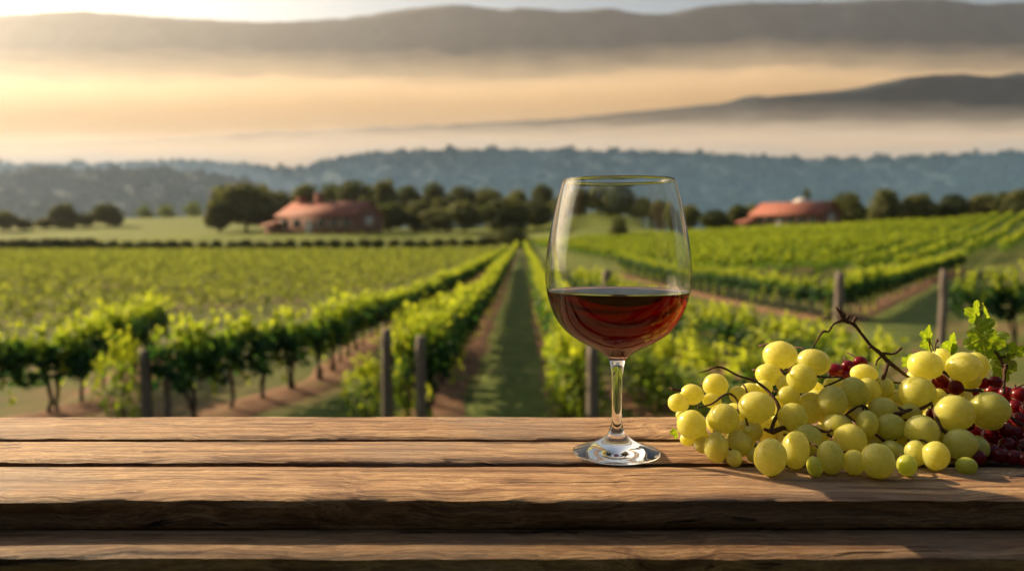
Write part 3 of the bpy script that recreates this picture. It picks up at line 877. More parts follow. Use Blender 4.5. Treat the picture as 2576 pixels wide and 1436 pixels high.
# pale outbuilding behind the right house
x = (2024 - CX) / FPX * 222; z = terrain(x, 222)
o = thing('outbuilding', 'small pale gabled outbuilding behind the right farmhouse roof', 'building', (x, 222, z))
ht = at_y(2024, 497, 222).z - z
g = Geo(); g.box((-3.6, 0, -1), (3.6, 6, ht * .8)); link('wall', g.mesh('wall', 'pale_wall'), o)
g = Geo(); g.add([(-4, -.3, ht*.8+.01), (4, -.3, ht*.8+.01), (4, 6.3, ht*.8+.01), (-4, 6.3, ht*.8+.01), (0, -.3, ht), (0, 6.3, ht)], [(0, 4, 5, 3), (4, 1, 2, 5), (0, 3, 2, 1)], [(0, 1, 4), (3, 5, 2)])
link('roof', g.mesh('roof', 'pale_wall'), o)

# ------------------------------------------------------------------ table
TZ0 = CAM_Z - .182
def yt(v, z=TZ0): return at_z(CX, v, z).y
def plank(name, y0, y1, z, thick, mat, parent, seed, x0=-1.0, x1=1.0, ragged=.0025, sag=.0012, mat_edge=None):
    """board with uneven worn edges: a rounded closed section swept along x"""
    nx = 420; V = []
    W = y1 - y0
    sec = []
    nb = 22
    for i in range(nb + 1): sec.append((i / nb, 1.0))
    nf = 7
    for i in range(1, nf): sec.append((1.0, 1 - 2 * i / nf))
    for i in range(nb + 1)[::3]: sec.append((1 - i / nb, -1.0))
    for i in range(1, nf): sec.append((0.0, -1 + 2 * i / nf))
    ns = len(sec)
    for a in range(nx + 1):
        x = x0 + (x1 - x0) * a / nx
        e0 = noise.fractal(Vector((x * 13, seed, 1.3)), 1, 2, 5) * ragged * .45 + min(0, noise.noise(Vector((x * 4.1, seed, 8))) + .3) * -ragged * .5
        e1 = noise.fractal(Vector((x * 13, seed, 7.3)), 1, 2, 5) * ragged * .4
        e0 = e0 * .6 + abs(noise.fractal(Vector((x * 45, seed, 4)), 1, 2, 4)) * ragged * .35
        for (f, g) in sec:
            y = y0 + e0 + (W - e0 + e1) * f
            zz = z - thick / 2 + thick / 2 * g
            de = min(f, 1 - f) * W
            if g > .99:
                dep = .0026 * math.exp(-de / .0035) * (1 + .35 * noise.noise(Vector((x * 40, seed, f * 3))))
                zz -= max(0, dep)
                zz += noise.fractal(Vector((x * 2.5, y * 40, seed)), 1, 2, 4) * sag * .35
            elif f < .001 or f > .999:
                y += noise.fractal(Vector((x * 5, zz * 190, seed + 3)), 1, 2, 5) * ragged * .9 * (1 if f < .5 else -1)
            V.append((x, y, zz))
    Q = [(a*ns+k, (a+1)*ns+k, (a+1)*ns+(k+1) % ns, a*ns+(k+1) % ns) for a in range(nx) for k in range(ns)]
    F = [np.array(Q)]
    me = mesh_np(name, V, F, mat, True)
    me.materials.append(M['wood_edge_shade'])  # front and back faces coloured darker in place of shade
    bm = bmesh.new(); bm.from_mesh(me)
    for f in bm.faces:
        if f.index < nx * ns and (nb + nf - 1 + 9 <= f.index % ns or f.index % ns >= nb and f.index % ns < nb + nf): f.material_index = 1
    bmesh.ops.holes_fill(bm, edges=[e for e in bm.edges if e.is_boundary], sides=0)
    bmesh.ops.recalc_face_normals(bm, faces=bm.faces)
    for e in bm.edges:
        if len(e.link_faces) == 2 and e.calc_face_angle(0) > .9: e.smooth = False
    bm.to_mesh(me); bm.free()
    return link(name, me, parent)
table = thing('table', 'weathered brown plank table carrying the wine glass and the grapes', 'table', (0, 0, 0))
yb, ya = yt(1045), yt(1250)
g1, g2, g3, g4 = yt(1097.5), yt(1105.5), yt(1157), yt(1168)
plank('plank', g1, yb, TZ0, .024, 'wood', table, 1.1)
plank('plank', g3, g2, TZ0, .024, 'wood', table, 2.2, ragged=.0028)
plank('plank', ya, g4, TZ0, .024, 'wood', table, 3.3, ragged=.003)
zl = TZ0 - .0245
yl = yt(1396, zl)
plank('ledge', yl, ya + .045, zl, .034, 'wood_dark', table, 4.4, ragged=.002)  # ledge colour lowered to stand in for shade
plank('rail', ya + .06, yb - .03, zl - .001, .03, 'wood_dark', table, 5.5, x0=-.97, x1=.97)
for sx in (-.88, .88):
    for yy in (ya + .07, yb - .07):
        gz = terrain(sx, yy); g = Geo(); g.box((sx - .035, yy - .03, gz - .1), (sx + .035, yy + .03, zl - .0305)); link('leg', g.mesh('leg', 'wood_dark'), table)

# ------------------------------------------------------------------ wine glass
GY = yt(1143); GX = at_z(1550.5, 1143, TZ0).x
PXM = FPX / ((Vector((GX, GY, TZ0)) - CAMP).dot(FWD))      # photo px per metre at the glass
def zr(r, v): return (r / PXM, (1143 - v) / PXM * .985)
bowl_out = [zr(*a) for a in [(19.8,907),(23,900),(34,890),(60,874.5),(96,855),(127,832),(151,802),(167.5,765),(177,728),(180,698),(179.5,664),(173.5,612),(162.3,552),(149.4,496),(136.6,451)]]
stem_p = [zr(*a) for a in [(19.8,907),(16.5,921),(13.6,945),(12.4,975),(12.2,1010),(12.8,1048),(14.8,1070),(18.5,1085)]]
foot_p = [zr(*a) for a in [(18.5,1085),(24,1096),(36,1107),(55,1118.5),(80,1129),(103,1136.5),(110.3,1139.5)]]
def lathe(name, prof, mat, parent, seg=128):
    V = []; Q = []; T = []
    n = len(prof)
    idx = []
    for (r, z) in prof:
        if r < 1e-7: idx.append([len(V)]); V.append((0, 0, z))
        else:
            idx.append(list(range(len(V), len(V) + seg)))
            for k in range(seg):
                a = 2 * math.pi * k / seg; V.append((r * math.cos(a), r * math.sin(a), z))
    for i in range(n - 1):
        A, B = idx[i], idx[i+1]
        for k in range(seg):
            k2 = (k + 1) % seg
            if len(A) == 1: T.append((A[0], B[k2], B[k]))
            elif len(B) == 1: T.append((A[k], A[k2], B[0]))
            else: Q.append((A[k], A[k2], B[k2], B[k]))
    F = []
    if Q: F.append(np.array(Q))
    if T: F.append(np.array(T))
    return link(name, mesh_np(name, V, F, mat, True), parent)
def sp2(pts, n=8): return [(max(0, p[0]), p[1]) for p in spline([(a, b, 0) for a, b in pts], n=n)]
TH = .0008
bo = sp2(bowl_out)
# inner wall: offset of the outer one
inn = []
for i, (r, z) in enumerate(bo):
    if z < zr(0, 893)[1]: continue
    a = bo[max(0, i-1)]; b = bo[min(len(bo)-1, i+1)]
    tx, tz = b[0]-a[0], b[1]-a[1]; l = math.hypot(tx, tz)
    th = TH * (1 + 1.6 * math.exp(-(z - zr(0, 893)[1]) / .008))
    th *= 1 - .35 * max(0, (z - .19) / .04)
    inn.append((r - tz / l * th, z + tx / l * th))
zb = inn[0][1]
inner = [(0, zb - .0014), (inn[0][0] * .35, zb - .0012), (inn[0][0] * .75, zb - .0005)] + inn[:-1]
rim = [(bo[-1][0] - TH * .08, bo[-1][1] + .0002), (bo[-1][0] - TH * .33, bo[-1][1] + .0003), (bo[-1][0] - TH * .58, bo[-1][1] + .0002)]
glass = thing('wine_glass', 'tall clear wine glass standing on the table, half filled with red wine', 'wine glass', (GX, GY, TZ0 + .0016))
zw = zr(0, 729)[1]; WINE_Z = zw; M['wine'] = mat_wine()
rw = float(np.interp(zw, [z for r, z in inner[3:]], [r for r, z in inner[3:]]))
wet = [p for p in inner if p[1] < zw] + [(rw, zw)]                   # wall wetted by the wine: one shared surface
dry = [(rw, zw)] + [p for p in inner if p[1] > zw]
lathe('bowl', bo + rim + dry[::-1], 'glass', glass)
st = sp2(stem_p); lathe('stem', st[::-1], 'crystal', glass, 128)
ft = sp2(foot_p); 
under = [(ft[-1][0], ft[-1][1] - .0008), (ft[-1][0] - .0012, .0002), (ft[-1][0] * .8, .0003), (ft[-1][0] * .5, .0012), (ft[-1][0]*.2, .0018), (0, .002)]
lathe('foot', (ft + under)[::-1], 'crystal', glass, 128)
# wine
wp = wet + [(rw - .0006, zw - .0002), (rw * .6, zw - .00025), (0, zw - .00025)]
w = lathe('red_wine', wp, 'wine', None); w.location = glass.location
tag(w, 'dark red wine filling the lower half of the glass', 'wine')

# ------------------------------------------------------------------ grapes
def c6(x, y): return (x * .4203 + 1610.0, y * .4203 + 670.8)      # from crop pixels
BER = """838 530 98 82 0|1040 570 98 75 0|775 645 82 65 .4|968 668 85 85 0|452 710 73 70 .3|310 763 68 60 .2|230 815 62 55 .5|695 840 107 90 0|500 908 90 88 0|308 943 85 84 0
456 1080 70 88 .1|595 1057 74 78 0|650 985 80 70 .9|780 1138 92 108 0|565 1145 45 50 .6|915 900 85 82 .1|890 770 65 55 .7|1150 808 85 95 0|1018 845 80 92 .4|1278 758 82 95 0
1370 745 65 80 .6|1462 722 52 60 .9|1340 640 78 55 .3|1000 1035 85 90 0|930 1095 80 110 .7|1180 945 85 65 .8|1258 1033 92 90 0|1140 1140 75 98 .4|1045 1195 42 60 0|1280 1170 65 72 .6
1422 1160 95 100 0|1360 938 60 78 .3|1450 855 82 72 .2|1500 960 85 80 .6|1660 755 98 98 0|1710 590 100 82 0|1800 560 55 70 .8|1938 600 97 85 0|2005 597 72 85 .7|1975 680 62 50 .9
1685 985 95 95 0|1882 875 110 103 0|2095 850 112 98 0|1918 1062 92 90 .1|1770 1130 75 85 .3|1650 1115 60 75 .9|1597 1187 56 62 0|1540 1110 55 50 .6|1620 870 62 52 .9
1540 790 52 52 1|1790 790 45 60 1|350 1010 60 50 .8|375 1065 52 48 .5|285 1030 45 40 .7|430 800 55 42 .9|585 765 50 50 .8|655 745 60 50 .9|1160 700 60 42 .9|740 725 52 46 1
705 1085 52 50 1|680 1125 40 45 .9|1305 880 60 50 1|865 700 48 48 .8|240 888 26 26 .6|2080 920 90 52 .6|460 1005 26 30 -.25|645 975 28 22 -.2|1100 880 55 55 1.3|820 950 50 60 1.5
1400 1060 60 60 1.4|1560 1020 60 60 1.5|1760 900 60 60 1.5|1830 1000 60 60 1.4|1080 1000 55 55 1.5|620 920 50 50 1.6|1200 1080 60 60 1.5|1500 1100 60 60 1.7|1700 850 60 60 1.6|560 1000 55 55 1.5|1660 660 60 50 1.4|1050 740 50 50 1.5|880 1010 60 60 1.6"""
SPEC = 2.15                                                     # px in the crop per photo px
def heap(v):                                                    # depth of the heap's face by height in the photo
    return np.interp(v, [880, 950, 1050, 1120, 1175], [.692, .676, .642, .622, .606])
bers = []
for line in BER.replace('\n', '|').split('|'):
    a = [float(q) for q in line.split()]
    u, v = c6(a[0], a[1]); rx, ry = a[2] * .44, a[3] * .44
    D = heap(v) + a[4] * .017
    bers.append([u, v, rx, ry, D])
def settle(bers, it=60, tol=.90):
    for _ in range(it):
        P = [at_y(b[0], b[1], b[4]) for b in bers]
        Rr = [(b[2] + b[3]) / 2 * b[4] / FPX for b in bers]
        for i in range(len(bers)):
            for j in range(i):
                d = (P[i] - P[j]).length; need = (Rr[i] + Rr[j]) * tol
                if d < need:
                    k = i if bers[i][4] >= bers[j][4] else j
                    bers[k][4] += min(.003, (need - d) * .5)
    for b in bers:                                               # nothing sinks into the board
        for _ in range(40):
            p = at_y(b[0], b[1], b[4]); rz = b[3] * b[4] / FPX
            if p.z - rz < TZ0 + .0005: b[4] -= .001
            else: break
rg = random.Random(12)
for k in range(17):                                             # inner grapes seen through the gaps
    x = 420 + 1640 * (k + .5) / 17; y = rg.uniform(790, 1090) if x > 700 else rg.uniform(860, 1000)
    u, v = c6(x, y); r = rg.uniform(62, 76) * .44
    bers.append([u, v, r, r * rg.uniform(.95, 1.1), heap(v) + .030])
settle(bers, 50, .84)
def berry_mesh(name, mat, seed):
    bm = bmesh.new(); bmesh.ops.create_uvsphere(bm, u_segments=32, v_segments=20, radius=1)
    for v in bm.verts:
        k = noise.noise(v.co * 1.4 + Vector((seed, 0, 0))) * .035 + noise.noise(v.co * 3 + Vector((0, seed, 0))) * .012
        v.co *= 1 + k
    me = bpy.data.meshes.new(name); bm.to_mesh(me); bm.free()
    me.polygons.foreach_set('use_smooth', np.ones(len(me.polygons), bool)); me.materials.append(M[mat]); return me
GB = [berry_mesh('grape', 'green_grape', s) for s in range(6)]
SB = [berry_mesh('grape', 'small_grape', s) for s in range(2)]
RB = [berry_mesh('grape', 'red_grape', s) for s in range(4)]
cx_, cy_ = c6(1150, 1150)
bunch_o = at_z(cx_, 1150, TZ0)
bunch = thing('green_grape_bunch', 'large heap of pale green grapes on brown stems beside the wine glass', 'grapes', bunch_o)
def add_berries(bers, meshes, parent, name='grape', small=None):
    rg = random.Random(4); out = []
    for i, b in enumerate(bers):
        p = at_y(b[0], b[1], b[4]); s = b[4] / FPX * 1.0
        me = rg.choice(meshes)
        if small and i in small: me = rg.choice(SB)
        o = link(name, me, parent, p - parent.location)
        o.scale = (b[2] * s, (b[2] + b[3]) / 2 * s * rg.uniform(.95, 1.05), b[3] * s)
        o.rotation_euler = (rg.uniform(-.3, .3), rg.uniform(-.18, .18), rg.uniform(-.2, .2)); out.append(p)
    return out
GP = add_berries(bers, GB, bunch, small={28, 46})
# the loose greener berry at the right foot of the heap
b = [[*c6(1955, 1190), 62*.4203, 52*.4203, .600]]; 
lb = add_berries(b, SB, bunch)

def stalk_geo(lines, base):
    g = Geo(); rg = random.Random(2)
    for ln in lines:
        pts = []; rad = []
        for (x, y, dz, r) in ln:
            u, v = c6(x, y); pts.append((*at_y(u, v, heap(v) + dz)[:],)); rad.append(r)
        S = spline(pts, n=7); rr = np.interp(np.linspace(0, 1, len(S)), np.linspace(0, 1, len(rad)), rad)
        rr = [q * (1 + .22 * noise.noise(Vector((i * .6, ln[0][0] * .1, 0)))) for i, q in enumerate(rr)]
        g.tube([tuple(np.array(p) - np.array(base)) for p in S], rr, 9, .10, rg)
    return g
mm = .001
LINES = [
 [(1205,318,-.012,1.7*mm),(1255,335,-.012,1.5*mm),(1285,350,-.012,1.6*mm),(1330,408,-.012,1.25*mm),(1382,472,-.012,1.5*mm),(1440,520,-.008,1.8*mm),(1490,572,0,1.9*mm),(1560,625,.004,1.5*mm),(1640,690,.012,1.3*mm)],
 [(1205,320,-.012,1.5*mm),(1158,345,-.012,.9*mm),(1128,388,-.012,.8*mm),(1095,388,-.012,1.1*mm),(1060,440,-.010,.7*mm),(1025,500,-.005,.5*mm)],
 [(1172,240,-.012,.5*mm),(1186,262,-.012,1.2*mm),(1205,290,-.012,2.2*mm),(1215,315,-.012,2.0*mm)],
 [(1196,245,-.012,.3*mm),(1206,270,-.012,.9*mm),(1212,300,-.012,1.6*mm)],
 [(1218,262,-.012,.3*mm),(1225,285,-.012,.8*mm),(1222,312,-.012,1.3*mm)],
 [(1240,318,-.012,1.0*mm),(1248,300,-.012,1.1*mm),(1252,290,-.012,.5*mm)],
 [(1275,345,-.012,1.2*mm),(1284,318,-.012,1.4*mm),(1292,304,-.012,1.5*mm),(1296,300,-.012,.6*mm)],
 [(1380,470,-.012,1.3*mm),(1374,482,-.013,1.2*mm),(1372,492,-.013,.5*mm)],
 [(1450,515,-.008,1.2*mm),(1505,522,-.009,1.0*mm),(1535,512,-.009,1.1*mm),(1560,490,-.010,1.2*mm),(1566,480,-.010,.5*mm)],
 [(1485,565,0,1.6*mm),(1472,620,0,1.4*mm),(1455,668,.006,1.5*mm),(1440,720,.015,1.3*mm)],
 [(1440,540,-.004,.9*mm),(1420,560,-.004,.8*mm),(1412,590,-.004,.7*mm)],
 [(350,635,-.006,.35*mm),(400,622,-.006,.6*mm),(480,600,-.006,.9*mm),(590,652,-.004,.9*mm),(700,690,.0,1.1*mm),(790,770,.002,1.5*mm),(832,850,.006,1.5*mm),(800,930,.006,1.6*mm),(790,990,.004,1.8*mm),(860,970,.006,1.1*mm),(920,985,.012,1.0*mm)],
 [(470,602,-.006,.9*mm),(462,596,-.007,.8*mm),(452,598,-.007,.3*mm)],
 [(345,842,-.010,.6*mm),(430,820,-.010,.8*mm),(500,770,-.008,1.0*mm),(550,765,-.006,1.0*mm),(590,830,0,1.0*mm),(560,975,.004,1.1*mm),(530,990,.004,.9*mm)],
 [(176,722,-.002,.5*mm),(205,735,-.002,1.4*mm),(245,742,0,1.2*mm)],
 [(1055,655,-.006,1.2*mm),(1120,662,-.006,.8*mm),(1215,664,-.004,.8*mm),(1100,720,.006,.9*mm)],
 [(840,612,-.006,1.3*mm),(870,640,-.006,1.0*mm),(910,600,-.004,.8*mm)],
 [(740,970,.002,1.2*mm),(790,985,.002,1.9*mm),(850,962,.004,1.4*mm),(1000,945,.008,1.0*mm),(1130,985,.010,1.3*mm),(1250,870,.010,1.0*mm),(1350,840,.008,1.3*mm),(1400,990,.010,1.2*mm),(1520,1050,.012,1.0*mm),(1560,880,.008,1.5*mm),(1680,850,.008,1.4*mm),(1740,810,.002,1.3*mm)],
 [(1740,810,.002,1.2*mm),(1800,960,.002,1.6*mm),(1840,1000,.004,1.5*mm),(1820,1050,.006,1.2*mm)],
 [(1835,640,-.004,1.2*mm),(1815,628,-.005,1.4*mm),(1850,660,.0,.8*mm)],
 [(1940,735,.006,1.0*mm),(2000,742,.004,1.4*mm),(2040,735,.002,1.2*mm)],
 [(1520,880,.004,1.4*mm),(1580,870,.002,1.6*mm),(1545,840,.002,1.0*mm)],
 [(1768,505,-.004,.5*mm),(1772,460,-.006,.5*mm),(1778,445,-.006,1.2*mm),(1780,432,-.006,.7*mm)],
 [(1765,515,-.004,.4*mm),(1745,470,-.004,.4*mm),(1730,430,-.004,.4*mm)],
 [(1240,890,.004,1.2*mm),(1290,930,.004,.8*mm)],
 [(1120,1000,.006,1.4*mm),(1150,1020,.006,1.2*mm)],
]
# pedicels from each berry back into the heap
g = stalk_geo(LINES, bunch_o)
rg = random.Random(8)
for b, p in zip(bers, GP):
    if b[4] > heap(b[1]) + .03: continue
    rr = b[2] * b[4] / FPX
    q = p + Vector((rg.uniform(-.3, .3) * rr, rr * .6, rg.uniform(-.2, .5) * rr)); e = q + Vector((rg.uniform(-.01, .01), rg.uniform(.012, .022), rg.uniform(-.004, .008)))
    e.z = max(e.z, TZ0 + .004)
    g.tube([tuple(q - bunch_o), tuple((q + e) / 2 + Vector((0, 0, .002)) - bunch_o), tuple(e - bunch_o)], [.0011, .0008, .0011], 6)
link('stem', g.mesh('stem', 'stalk', True), bunch)

# red grapes behind
RED = """1168 620 50 42 .9|1248 593 42 34 .9|1320 567 42 32 .95|1235 648 40 30 1.0|1190 660 40 34 1.5|1290 620 40 34 1.6|1800 692 50 48 .25|1888 723 48 46 .1|1822 750 42 38 .7|1935 778 42 34 .6|1860 770 40 36 1.2|2050 695 38 38 .6|2128 690 40 37 .4
2115 742 50 38 .9|2192 762 46 46 .5|2272 768 52 52 .2|2255 838 50 46 .5|2200 830 46 46 1.2|2275 915 48 48 .6|2185 985 52 48 .5|2250 1000 48 46 .7|2200 1070 56 50 .2|2100 1020 60 56 .8|2045 1080 50 50 .9|2100 1105 56 50 .3
2010 1000 50 50 1.2|1955 945 46 40 .9|2290 1080 52 50 .4|2160 1130 50 46 .5|2330 850 52 50 .4|2350 950 52 52 .3|2340 1030 50 50 .4|2360 1110 52 48 .2|2400 880 52 50 .5|2420 1000 52 52 .3|2330 780 48 46 .6|2430 1090 52 50 .2|2380 800 48 46 .8|1752 885 36 42 .9|2240 920 46 46 1.6|2120 930 52 48 1.4|2060 960 50 48 1.5|2160 860 50 48 1.8|2300 1000 50 50 1.6|2180 800 46 46 1.7|2480 950 52 50 .5|1990 760 40 36 1.3|2020 1140 50 46 .8|2235 1140 50 46 .6|2310 1150 50 46 .3"""
reds = []
for line in RED.replace('\n', '|').split('|'):
    a = [float(q) for q in line.split()]; u, v = c6(a[0], a[1])
    rx, ry = a[2] * .4203, a[3] * .4203
    D = heap(v) + .012 + a[4] * .020 + (.012 if a[0] > 2000 else 0)
    if v + ry > 1100:                                            # those on the board
        D = min(D, yt(min(1185, v + ry * 1.0)) + .004)
    reds.append([u, v, rx, ry, D])
fixed = [list(b) for b in bers]
allb = fixed + reds
for _ in range(50):
    P = [at_y(b[0], b[1], b[4]) for b in allb]; Rr = [(b[2] + b[3]) / 2 * b[4] / FPX for b in allb]
    for i in range(len(fixed), len(allb)):
        for j in range(i):
            d = (P[i] - P[j]).length; need = (Rr[i] + Rr[j]) * .88
            if d < need:
                if j < len(fixed): allb[i][4] += (.002 if allb[i][4] > allb[j][4] - .004 else -.002)
                else: (allb[i] if allb[i][4] >= allb[j][4] else allb[j])[4] += .0015
for b in reds:
    for _ in range(60):
        p = at_y(b[0], b[1], b[4]); rz = b[3] * b[4] / FPX
        if p.z - rz < TZ0 + .0005: b[4] -= .001
        else: break
ro = at_z(c6(2200, 1150)[0], 1140, TZ0)
rbunch = thing('red_grape_bunch', 'bunch of dark red grapes lying behind and right of the green ones', 'grapes', ro)
RP = add_berries(reds, RB, rbunch)
g = stalk_geo([[(1935,745,.016,1.0*mm),(2030,740,.018,1.2*mm),(2120,800,.028,1.2*mm),(2220,900,.03,1.4*mm),(2320,960,.03,1.4*mm),(2420,1000,.03,1.2*mm)],
               [(1740,700,.02,.9*mm),(1500,690,.032,1.0*mm),(1300,640,.030,.9*mm),(1180,650,.03,.7*mm)],
               [(1800,760,.02,.9*mm),(1935,745,.016,1.0*mm)],
               [(2240,735,.0,.4*mm),(2275,715,-.002,.5*mm),(2310,700,-.004,.4*mm)]], ro)
for b, p in zip(reds, RP):
    rr = b[2] * b[4] / FPX; q = p + Vector((0, rr * .5, rr * .3)); e = q + Vector((rg.uniform(-.006, .006), .012, .004))
    g.tube([tuple(q - ro), tuple(e - ro)], [.0007, .0007], 6)
link('stem', g.mesh('stem', 'stalk', True), rbunch)

# leafy sprig behind the grapes
def mat_sprig():
    t = NT('sprig_leaf'); o = t.obj()
    f = t.noise(o, 35, 4, .6); ve = t.attr('tone')
    c = t.ramp(f, [(.3, (.10, .19, .018)), (.7, (.22, .31, .025))])
    c = t.mix(t.math('MULTIPLY', ve, .6), c, (.36, .40, .08))
    d = t.n('BsdfPrincipled'); t.l(c, d.inputs['Base Color']); d.inputs['Roughness'].default_value = .45
    t.l(t.bump(t.math('ADD', f, t.math('MULTIPLY', ve, .8)), .4, .002), d.inputs['Normal'])
    tr = t.n('BsdfTranslucent'); t.l(t.mix(1.0, c, (1.7, 1.6, .5), 'MULTIPLY'), tr.inputs['Color'])
    mx = t.n('MixShader'); mx.inputs[0].default_value = .55
    t.l(d.outputs[0], mx.inputs[1]); t.l(tr.outputs[0], mx.inputs[2]); t.l(mx.outputs[0], t.out.inputs['Surface']); return t.m
M['sprig_leaf'] = mat_sprig()
def vine_leaf_mesh(seed, curl=.35):
    """lobed, toothed grape leaf, unit size; stalk at origin, tip towards +z"""
    rs = random.Random(seed); N = 120; rings = 9
    V = [(0, 0, 0)]; tone = [1.0]
    lob = [0, 62, -62, 122, -122]; ls = [1.0, .86, .86, .62, .62]
    for j in range(1, rings + 1):
        for i in range(N):
            a = 360 * i / N - 180
            r = .28
            for l, s in zip(lob, ls):
                d = abs((a - l + 180) % 360 - 180); r = max(r, s * (1 - (d / 44) ** 1.7 * .62) if d < 44 else 0)
            if abs(a) > 163: r *= .35 + .65 * (1 - (abs(a) - 163) / 17)
            tooth = .055 * (abs(((i * 1.0) % 5) / 2.5 - 1)) + rs.uniform(-.012, .012)
            f = j / rings; rr = r * f * (1 + (tooth if j == rings else 0))
            x, z = rr * math.sin(R(a)), rr * math.cos(R(a))
            vein = max(math.exp(-(min(abs((a - l + 180) % 360 - 180) for l in lob) * f / 2.2) ** 2), 0)
            y = curl * (x * x * .9 - .25 * z * abs(z)) + .10 * noise.noise(Vector((x * 2.5 + seed, z * 2.5, 0))) + .06 * f * noise.noise(Vector((x * 6, z * 6, seed))) + .02 * vein
            V.append((x, y, z)); tone.append(vein)
    Q = []; T = [(0, 1 + i, 1 + (i+1) % N) for i in range(N)]
    for j in range(rings - 1):
        b = 1 + j * N
        Q += [(b+i, b+N+i, b+N+(i+1) % N, b+(i+1) % N) for i in range(N)]
    return mesh_np('leaf', V, [np.array(Q), np.array(T)], 'sprig_leaf', True, tone)
LM = [vine_leaf_mesh(k, .2 + .12 * k) for k in range(4)]
so_ = at_z(c6(2150, 800)[0], 1075, TZ0)
sprig = thing('vine_sprig', 'leafy green vine sprig rising behind the right end of the grapes', 'vine leaves', so_)
LEAVES = [  # crop x, y of stalk joint, depth, size px, roll (deg), yaw, pitch
 (2010, 300, .735, 160, 8, 30, -10), (2085, 300, .745, 150, -38, 55, 10), (2030, 372, .728, 150, 60, -25, 15), (2050, 430, .722, 230, 172, 40, -18),
 (2110, 420, .740, 230, -150, 65, 10), (2150, 560, .742, 190, 178, 70, 0), (2165, 520, .735, 140, -40, 20, 10), (2245, 520, .738, 120, -20, -30, 0), (2200, 560, .73, 130, -120, 50, 10), (2160, 620, .73, 120, 150, 20, 10)]
for (x, y, D, s, ro_, yw, pt) in LEAVES:
    u, v = c6(x, y); p = at_y(u, v, D)
    o = link('leaf', LM[int(x + y) % 4], sprig, p - so_); k = s * .4203 * D / FPX * .62
    o.scale = (k, k, k); o.rotation_euler = (Matrix.Rotation(R(-ro_) * -1, 4, 'Y') @ Matrix.Rotation(R(yw), 4, 'Z') @ Matrix.Rotation(R(pt), 4, 'X')).to_euler()
g = Geo()
def sprig_line(pts, r0, r1):
    P = [tuple(at_y(*c6(x, y), D) - so_) for x, y, D in pts]; S = spline(P, n=6); g.tube(S, np.linspace(r0, r1, len(S)), 7)
sprig_line([(2175, 760, .715), (2178, 690, .72), (2180, 620, .725), (2150, 540, .73), (2085, 470, .728), (2045, 400, .728), (2015, 310, .735), (2010, 280, .735)], .0016, .0006)
sprig_line([(2180, 640, .725), (2192, 600, .722), (2186, 585, .722)], .0014, .0018)
sprig_line([(2150, 540, .73), (2200, 540, .735), (2245, 520, .738)], .0008, .0005)
link('stem', g.mesh('stem', 'stalk', True), sprig)
small = thing('vine_sprig', 'small bright vine sprig sprouting behind the topmost right grapes', 'vine leaves', at_z(c6(1730, 620)[0], 1060, TZ0))
for (x, y, D, s, ro_, yw, pt) in [(1725, 430, .728, 130, 10, 30, -10), (1730, 450, .73, 130, 190, -30, 10), (1600, 580, .72, 100, 20, 20, 0), (1620, 590, .725, 90, -60, 40, 0), (1860, 500, .76, 170, 5, 35, 0), (1830, 520, .76, 130, 50, -35, 0)]:
    u, v = c6(x, y); p = at_y(u, v, D); o = link('leaf', LM[int(x) % 4], small, p - small.location); k = s * .4203 * D / FPX * .62
    o.scale = (k, k, k); o.rotation_euler = (Matrix.Rotation(R(ro_), 4, 'Y') @ Matrix.Rotation(R(yw), 4, 'Z') @ Matrix.Rotation(R(pt), 4, 'X')).to_euler()
g = Geo()
P = [tuple(at_y(*c6(x, y), D) - small.location) for x, y, D in [(1770, 620, .71), (1745, 520, .72), (1728, 440, .728)]]; g.tube(spline(P, n=6), .0007, 6)
P = [tuple(at_y(*c6(x, y), D) - small.location) for x, y, D in [(1770, 620, .71), (1810, 560, .735), (1850, 510, .76)]]; g.tube(spline(P, n=6), .0007, 6)
P = [tuple(at_y(*c6(x, y), D) - small.location) for x, y, D in [(1770, 620, .71), (1680, 640, .715), (1605, 590, .72)]]; g.tube(spline(P, n=6), .0007, 6)
link('stem', g.mesh('stem', 'stalk', True), small)
u, v = c6(212, 985); D = yt(1112)
lf = link('fallen_leaf', LM[2], None, at_y(u, v, D)); k = 75 * .4203 * D / FPX * .62
lf.scale = (k, k, k); lf.rotation_euler = (R(20), R(200), R(30)); tag(lf, 'small yellow green leaf at the left foot of the grape heap', 'leaf')

# ------------------------------------------------------------------ air: haze box and banks of valley fog
def fog_bank(name, prof, D0, D1, mat, nx=80, soft=.055, seed=0, bottom=-3.0, ny=8):
    us = [p[0] for p in prof]; vs = [p[1] for p in prof]
    V = []
    UU = np.linspace(us[0], us[-1], nx)
    for j in range(ny):
        f = j / (ny - 1); y = D0 + (D1 - D0) * f
        for u in UU:
            p = at_y(u, float(np.interp(u, us, vs)), D0); x = p.x * y / D0
            z = p.z * (1 + soft * noise.fractal(Vector((u / 110 + seed, f * 3, seed)), 1, 2, 6)) * (1 - .10 * (abs(2 * f - 1)) ** 2)
            V.append((x, y, z))
    nt = len(V)
    V += [(x, y, bottom) for x, y, z in V]
    n = nx; Q = []
    for j in range(ny - 1):
        for k in range(n - 1):
            a = j*n+k; Q.append((a, a+1, a+n+1, a+n)); Q.append((nt+a, nt+a+n, nt+a+n+1, nt+a+1))
    for k in range(n - 1):
        Q.append((k, nt+k, nt+k+1, k+1)); a = (ny-1)*n+k; Q.append((a, a+1, nt+a+1, nt+a))
    for j in range(ny - 1):
        a = j*n; Q.append((a, a+n, nt+a+n, nt+a)); a = j*n+n-1; Q.append((a, nt+a, nt+a+n, a+n))
    me = mesh_np(name, V, np.array(Q), None, False); me.materials.append(mat)
    return tag(link(name, me), kind='stuff')
GOLD = [(-2200,178),(-600,172),(0,166),(300,168),(600,162),(900,165),(1200,168),(1500,158),(1700,146),(1900,132),(2100,138),(2300,146),(2576,152),(3000,150),(3800,160)]
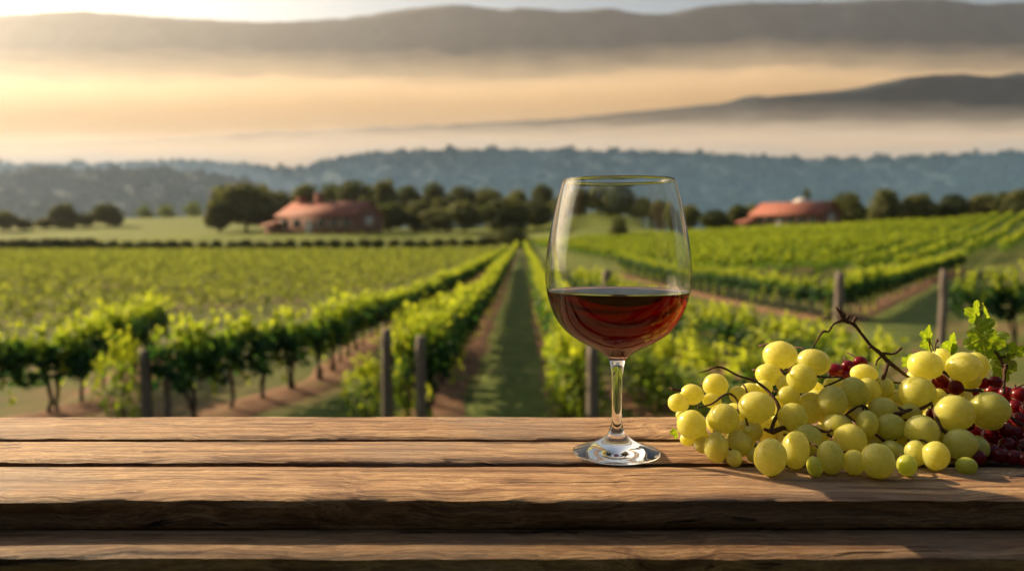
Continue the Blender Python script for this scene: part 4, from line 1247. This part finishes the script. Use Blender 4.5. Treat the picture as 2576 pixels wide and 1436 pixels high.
VALL = [(-2200,345),(0,330),(400,322),(900,308),(1300,302),(1700,295),(2100,290),(2576,296),(3200,292)]
gm = mat_volume('golden_fog', (.82, .70, .53), .0010, .22)
vm = mat_volume('valley_fog', (.80, .77, .76), .0009, .15)
for k, dv in enumerate((-9, 4, 20)):
    fog_bank('golden_fog', [(u, v + dv) for u, v in GOLD], 3010 + k * 3, 3690 - k * 4, gm, seed=2 + k * .7)
for k, dv in enumerate((-12, 3, 24)):
    fog_bank('valley_fog', [(u, v + dv) for u, v in VALL], 1900 + k * 3, 2340 - k * 4, vm, seed=5 + k * .7)
gm2 = mat_volume('thin_golden_fog', (.84, .75, .60), .00030, .22)
vm2 = mat_volume('thin_valley_fog', (.82, .79, .76), .00032, .15)
for k, dv in enumerate((-78, -52, -28)):
    fog_bank('golden_fog', [(u, v + dv) for u, v in GOLD], 3020 + k * 5, 3670 - k * 5, gm2, seed=12 + k)
for k, dv in enumerate((-62, -40, -22)):
    fog_bank('valley_fog', [(u, v + dv) for u, v in VALL], 1910 + k * 5, 2320 - k * 5, vm2, seed=16 + k)
def mist_wedge(name, prof, D, y0, y1, mat, nx=90, ny=14):
    us = [p[0] for p in prof]; vs = [p[1] for p in prof]; UU = np.linspace(us[0], us[-1], nx); V = []
    for j in range(ny):
        f = j / (ny - 1); y = y0 + (y1 - y0) * f
        for u in UU:
            p = at_y(u, float(np.interp(u, us, vs)), D)
            V.append((p.x * y / D, y, -2 + (p.z + 22) * f ** .9 * (1 + .06 * noise.noise(Vector((u / 200, f * 3, 2))))))
    nt = len(V); V += [(x, y, -6) for x, y, z in V]; n = nx; Q = []
    for j in range(ny - 1):
        for k in range(n - 1):
            a = j*n+k; Q.append((a, a+1, a+n+1, a+n)); Q.append((nt+a, nt+a+n, nt+a+n+1, nt+a+1))
    for k in range(n - 1):
        Q.append((k, nt+k, nt+k+1, k+1)); a = (ny-1)*n+k; Q.append((a, a+1, nt+a+1, nt+a))
    for j in range(ny - 1):
        a = j*n; Q.append((a, a+n, nt+a+n, nt+a)); a = j*n+n-1; Q.append((a, nt+a, nt+a+n, a+n))
    me = mesh_np(name, V, np.array(Q), None); me.materials.append(mat); return tag(link(name, me), kind='stuff')
mist_wedge('valley_mist', NEARHILL, 720, 380, 700, mat_volume('low_mist', (.42, .60, .86), .0013, .1))
mist_wedge('valley_mist', BLUE, 1300, 480, 1270, mat_volume('valley_mist', (.26, .50, .82), .00085, .0))
g = Geo(); g.box((-9800, -9800, -9.5), (9800, 9800, 1750))
me = mesh_np('haze', np.concatenate(g.V), np.concatenate(g.Q)); me.materials.append(mat_volume('haze', (.82, .86, .93), .00005, .62))
tag(link('haze', me), kind='stuff')
sun_d.cycles.is_caustics_light = True
for o in list(glass.children): o.cycles.is_caustics_caster = True
for o in list(table.children): o.cycles.is_caustics_receiver = True
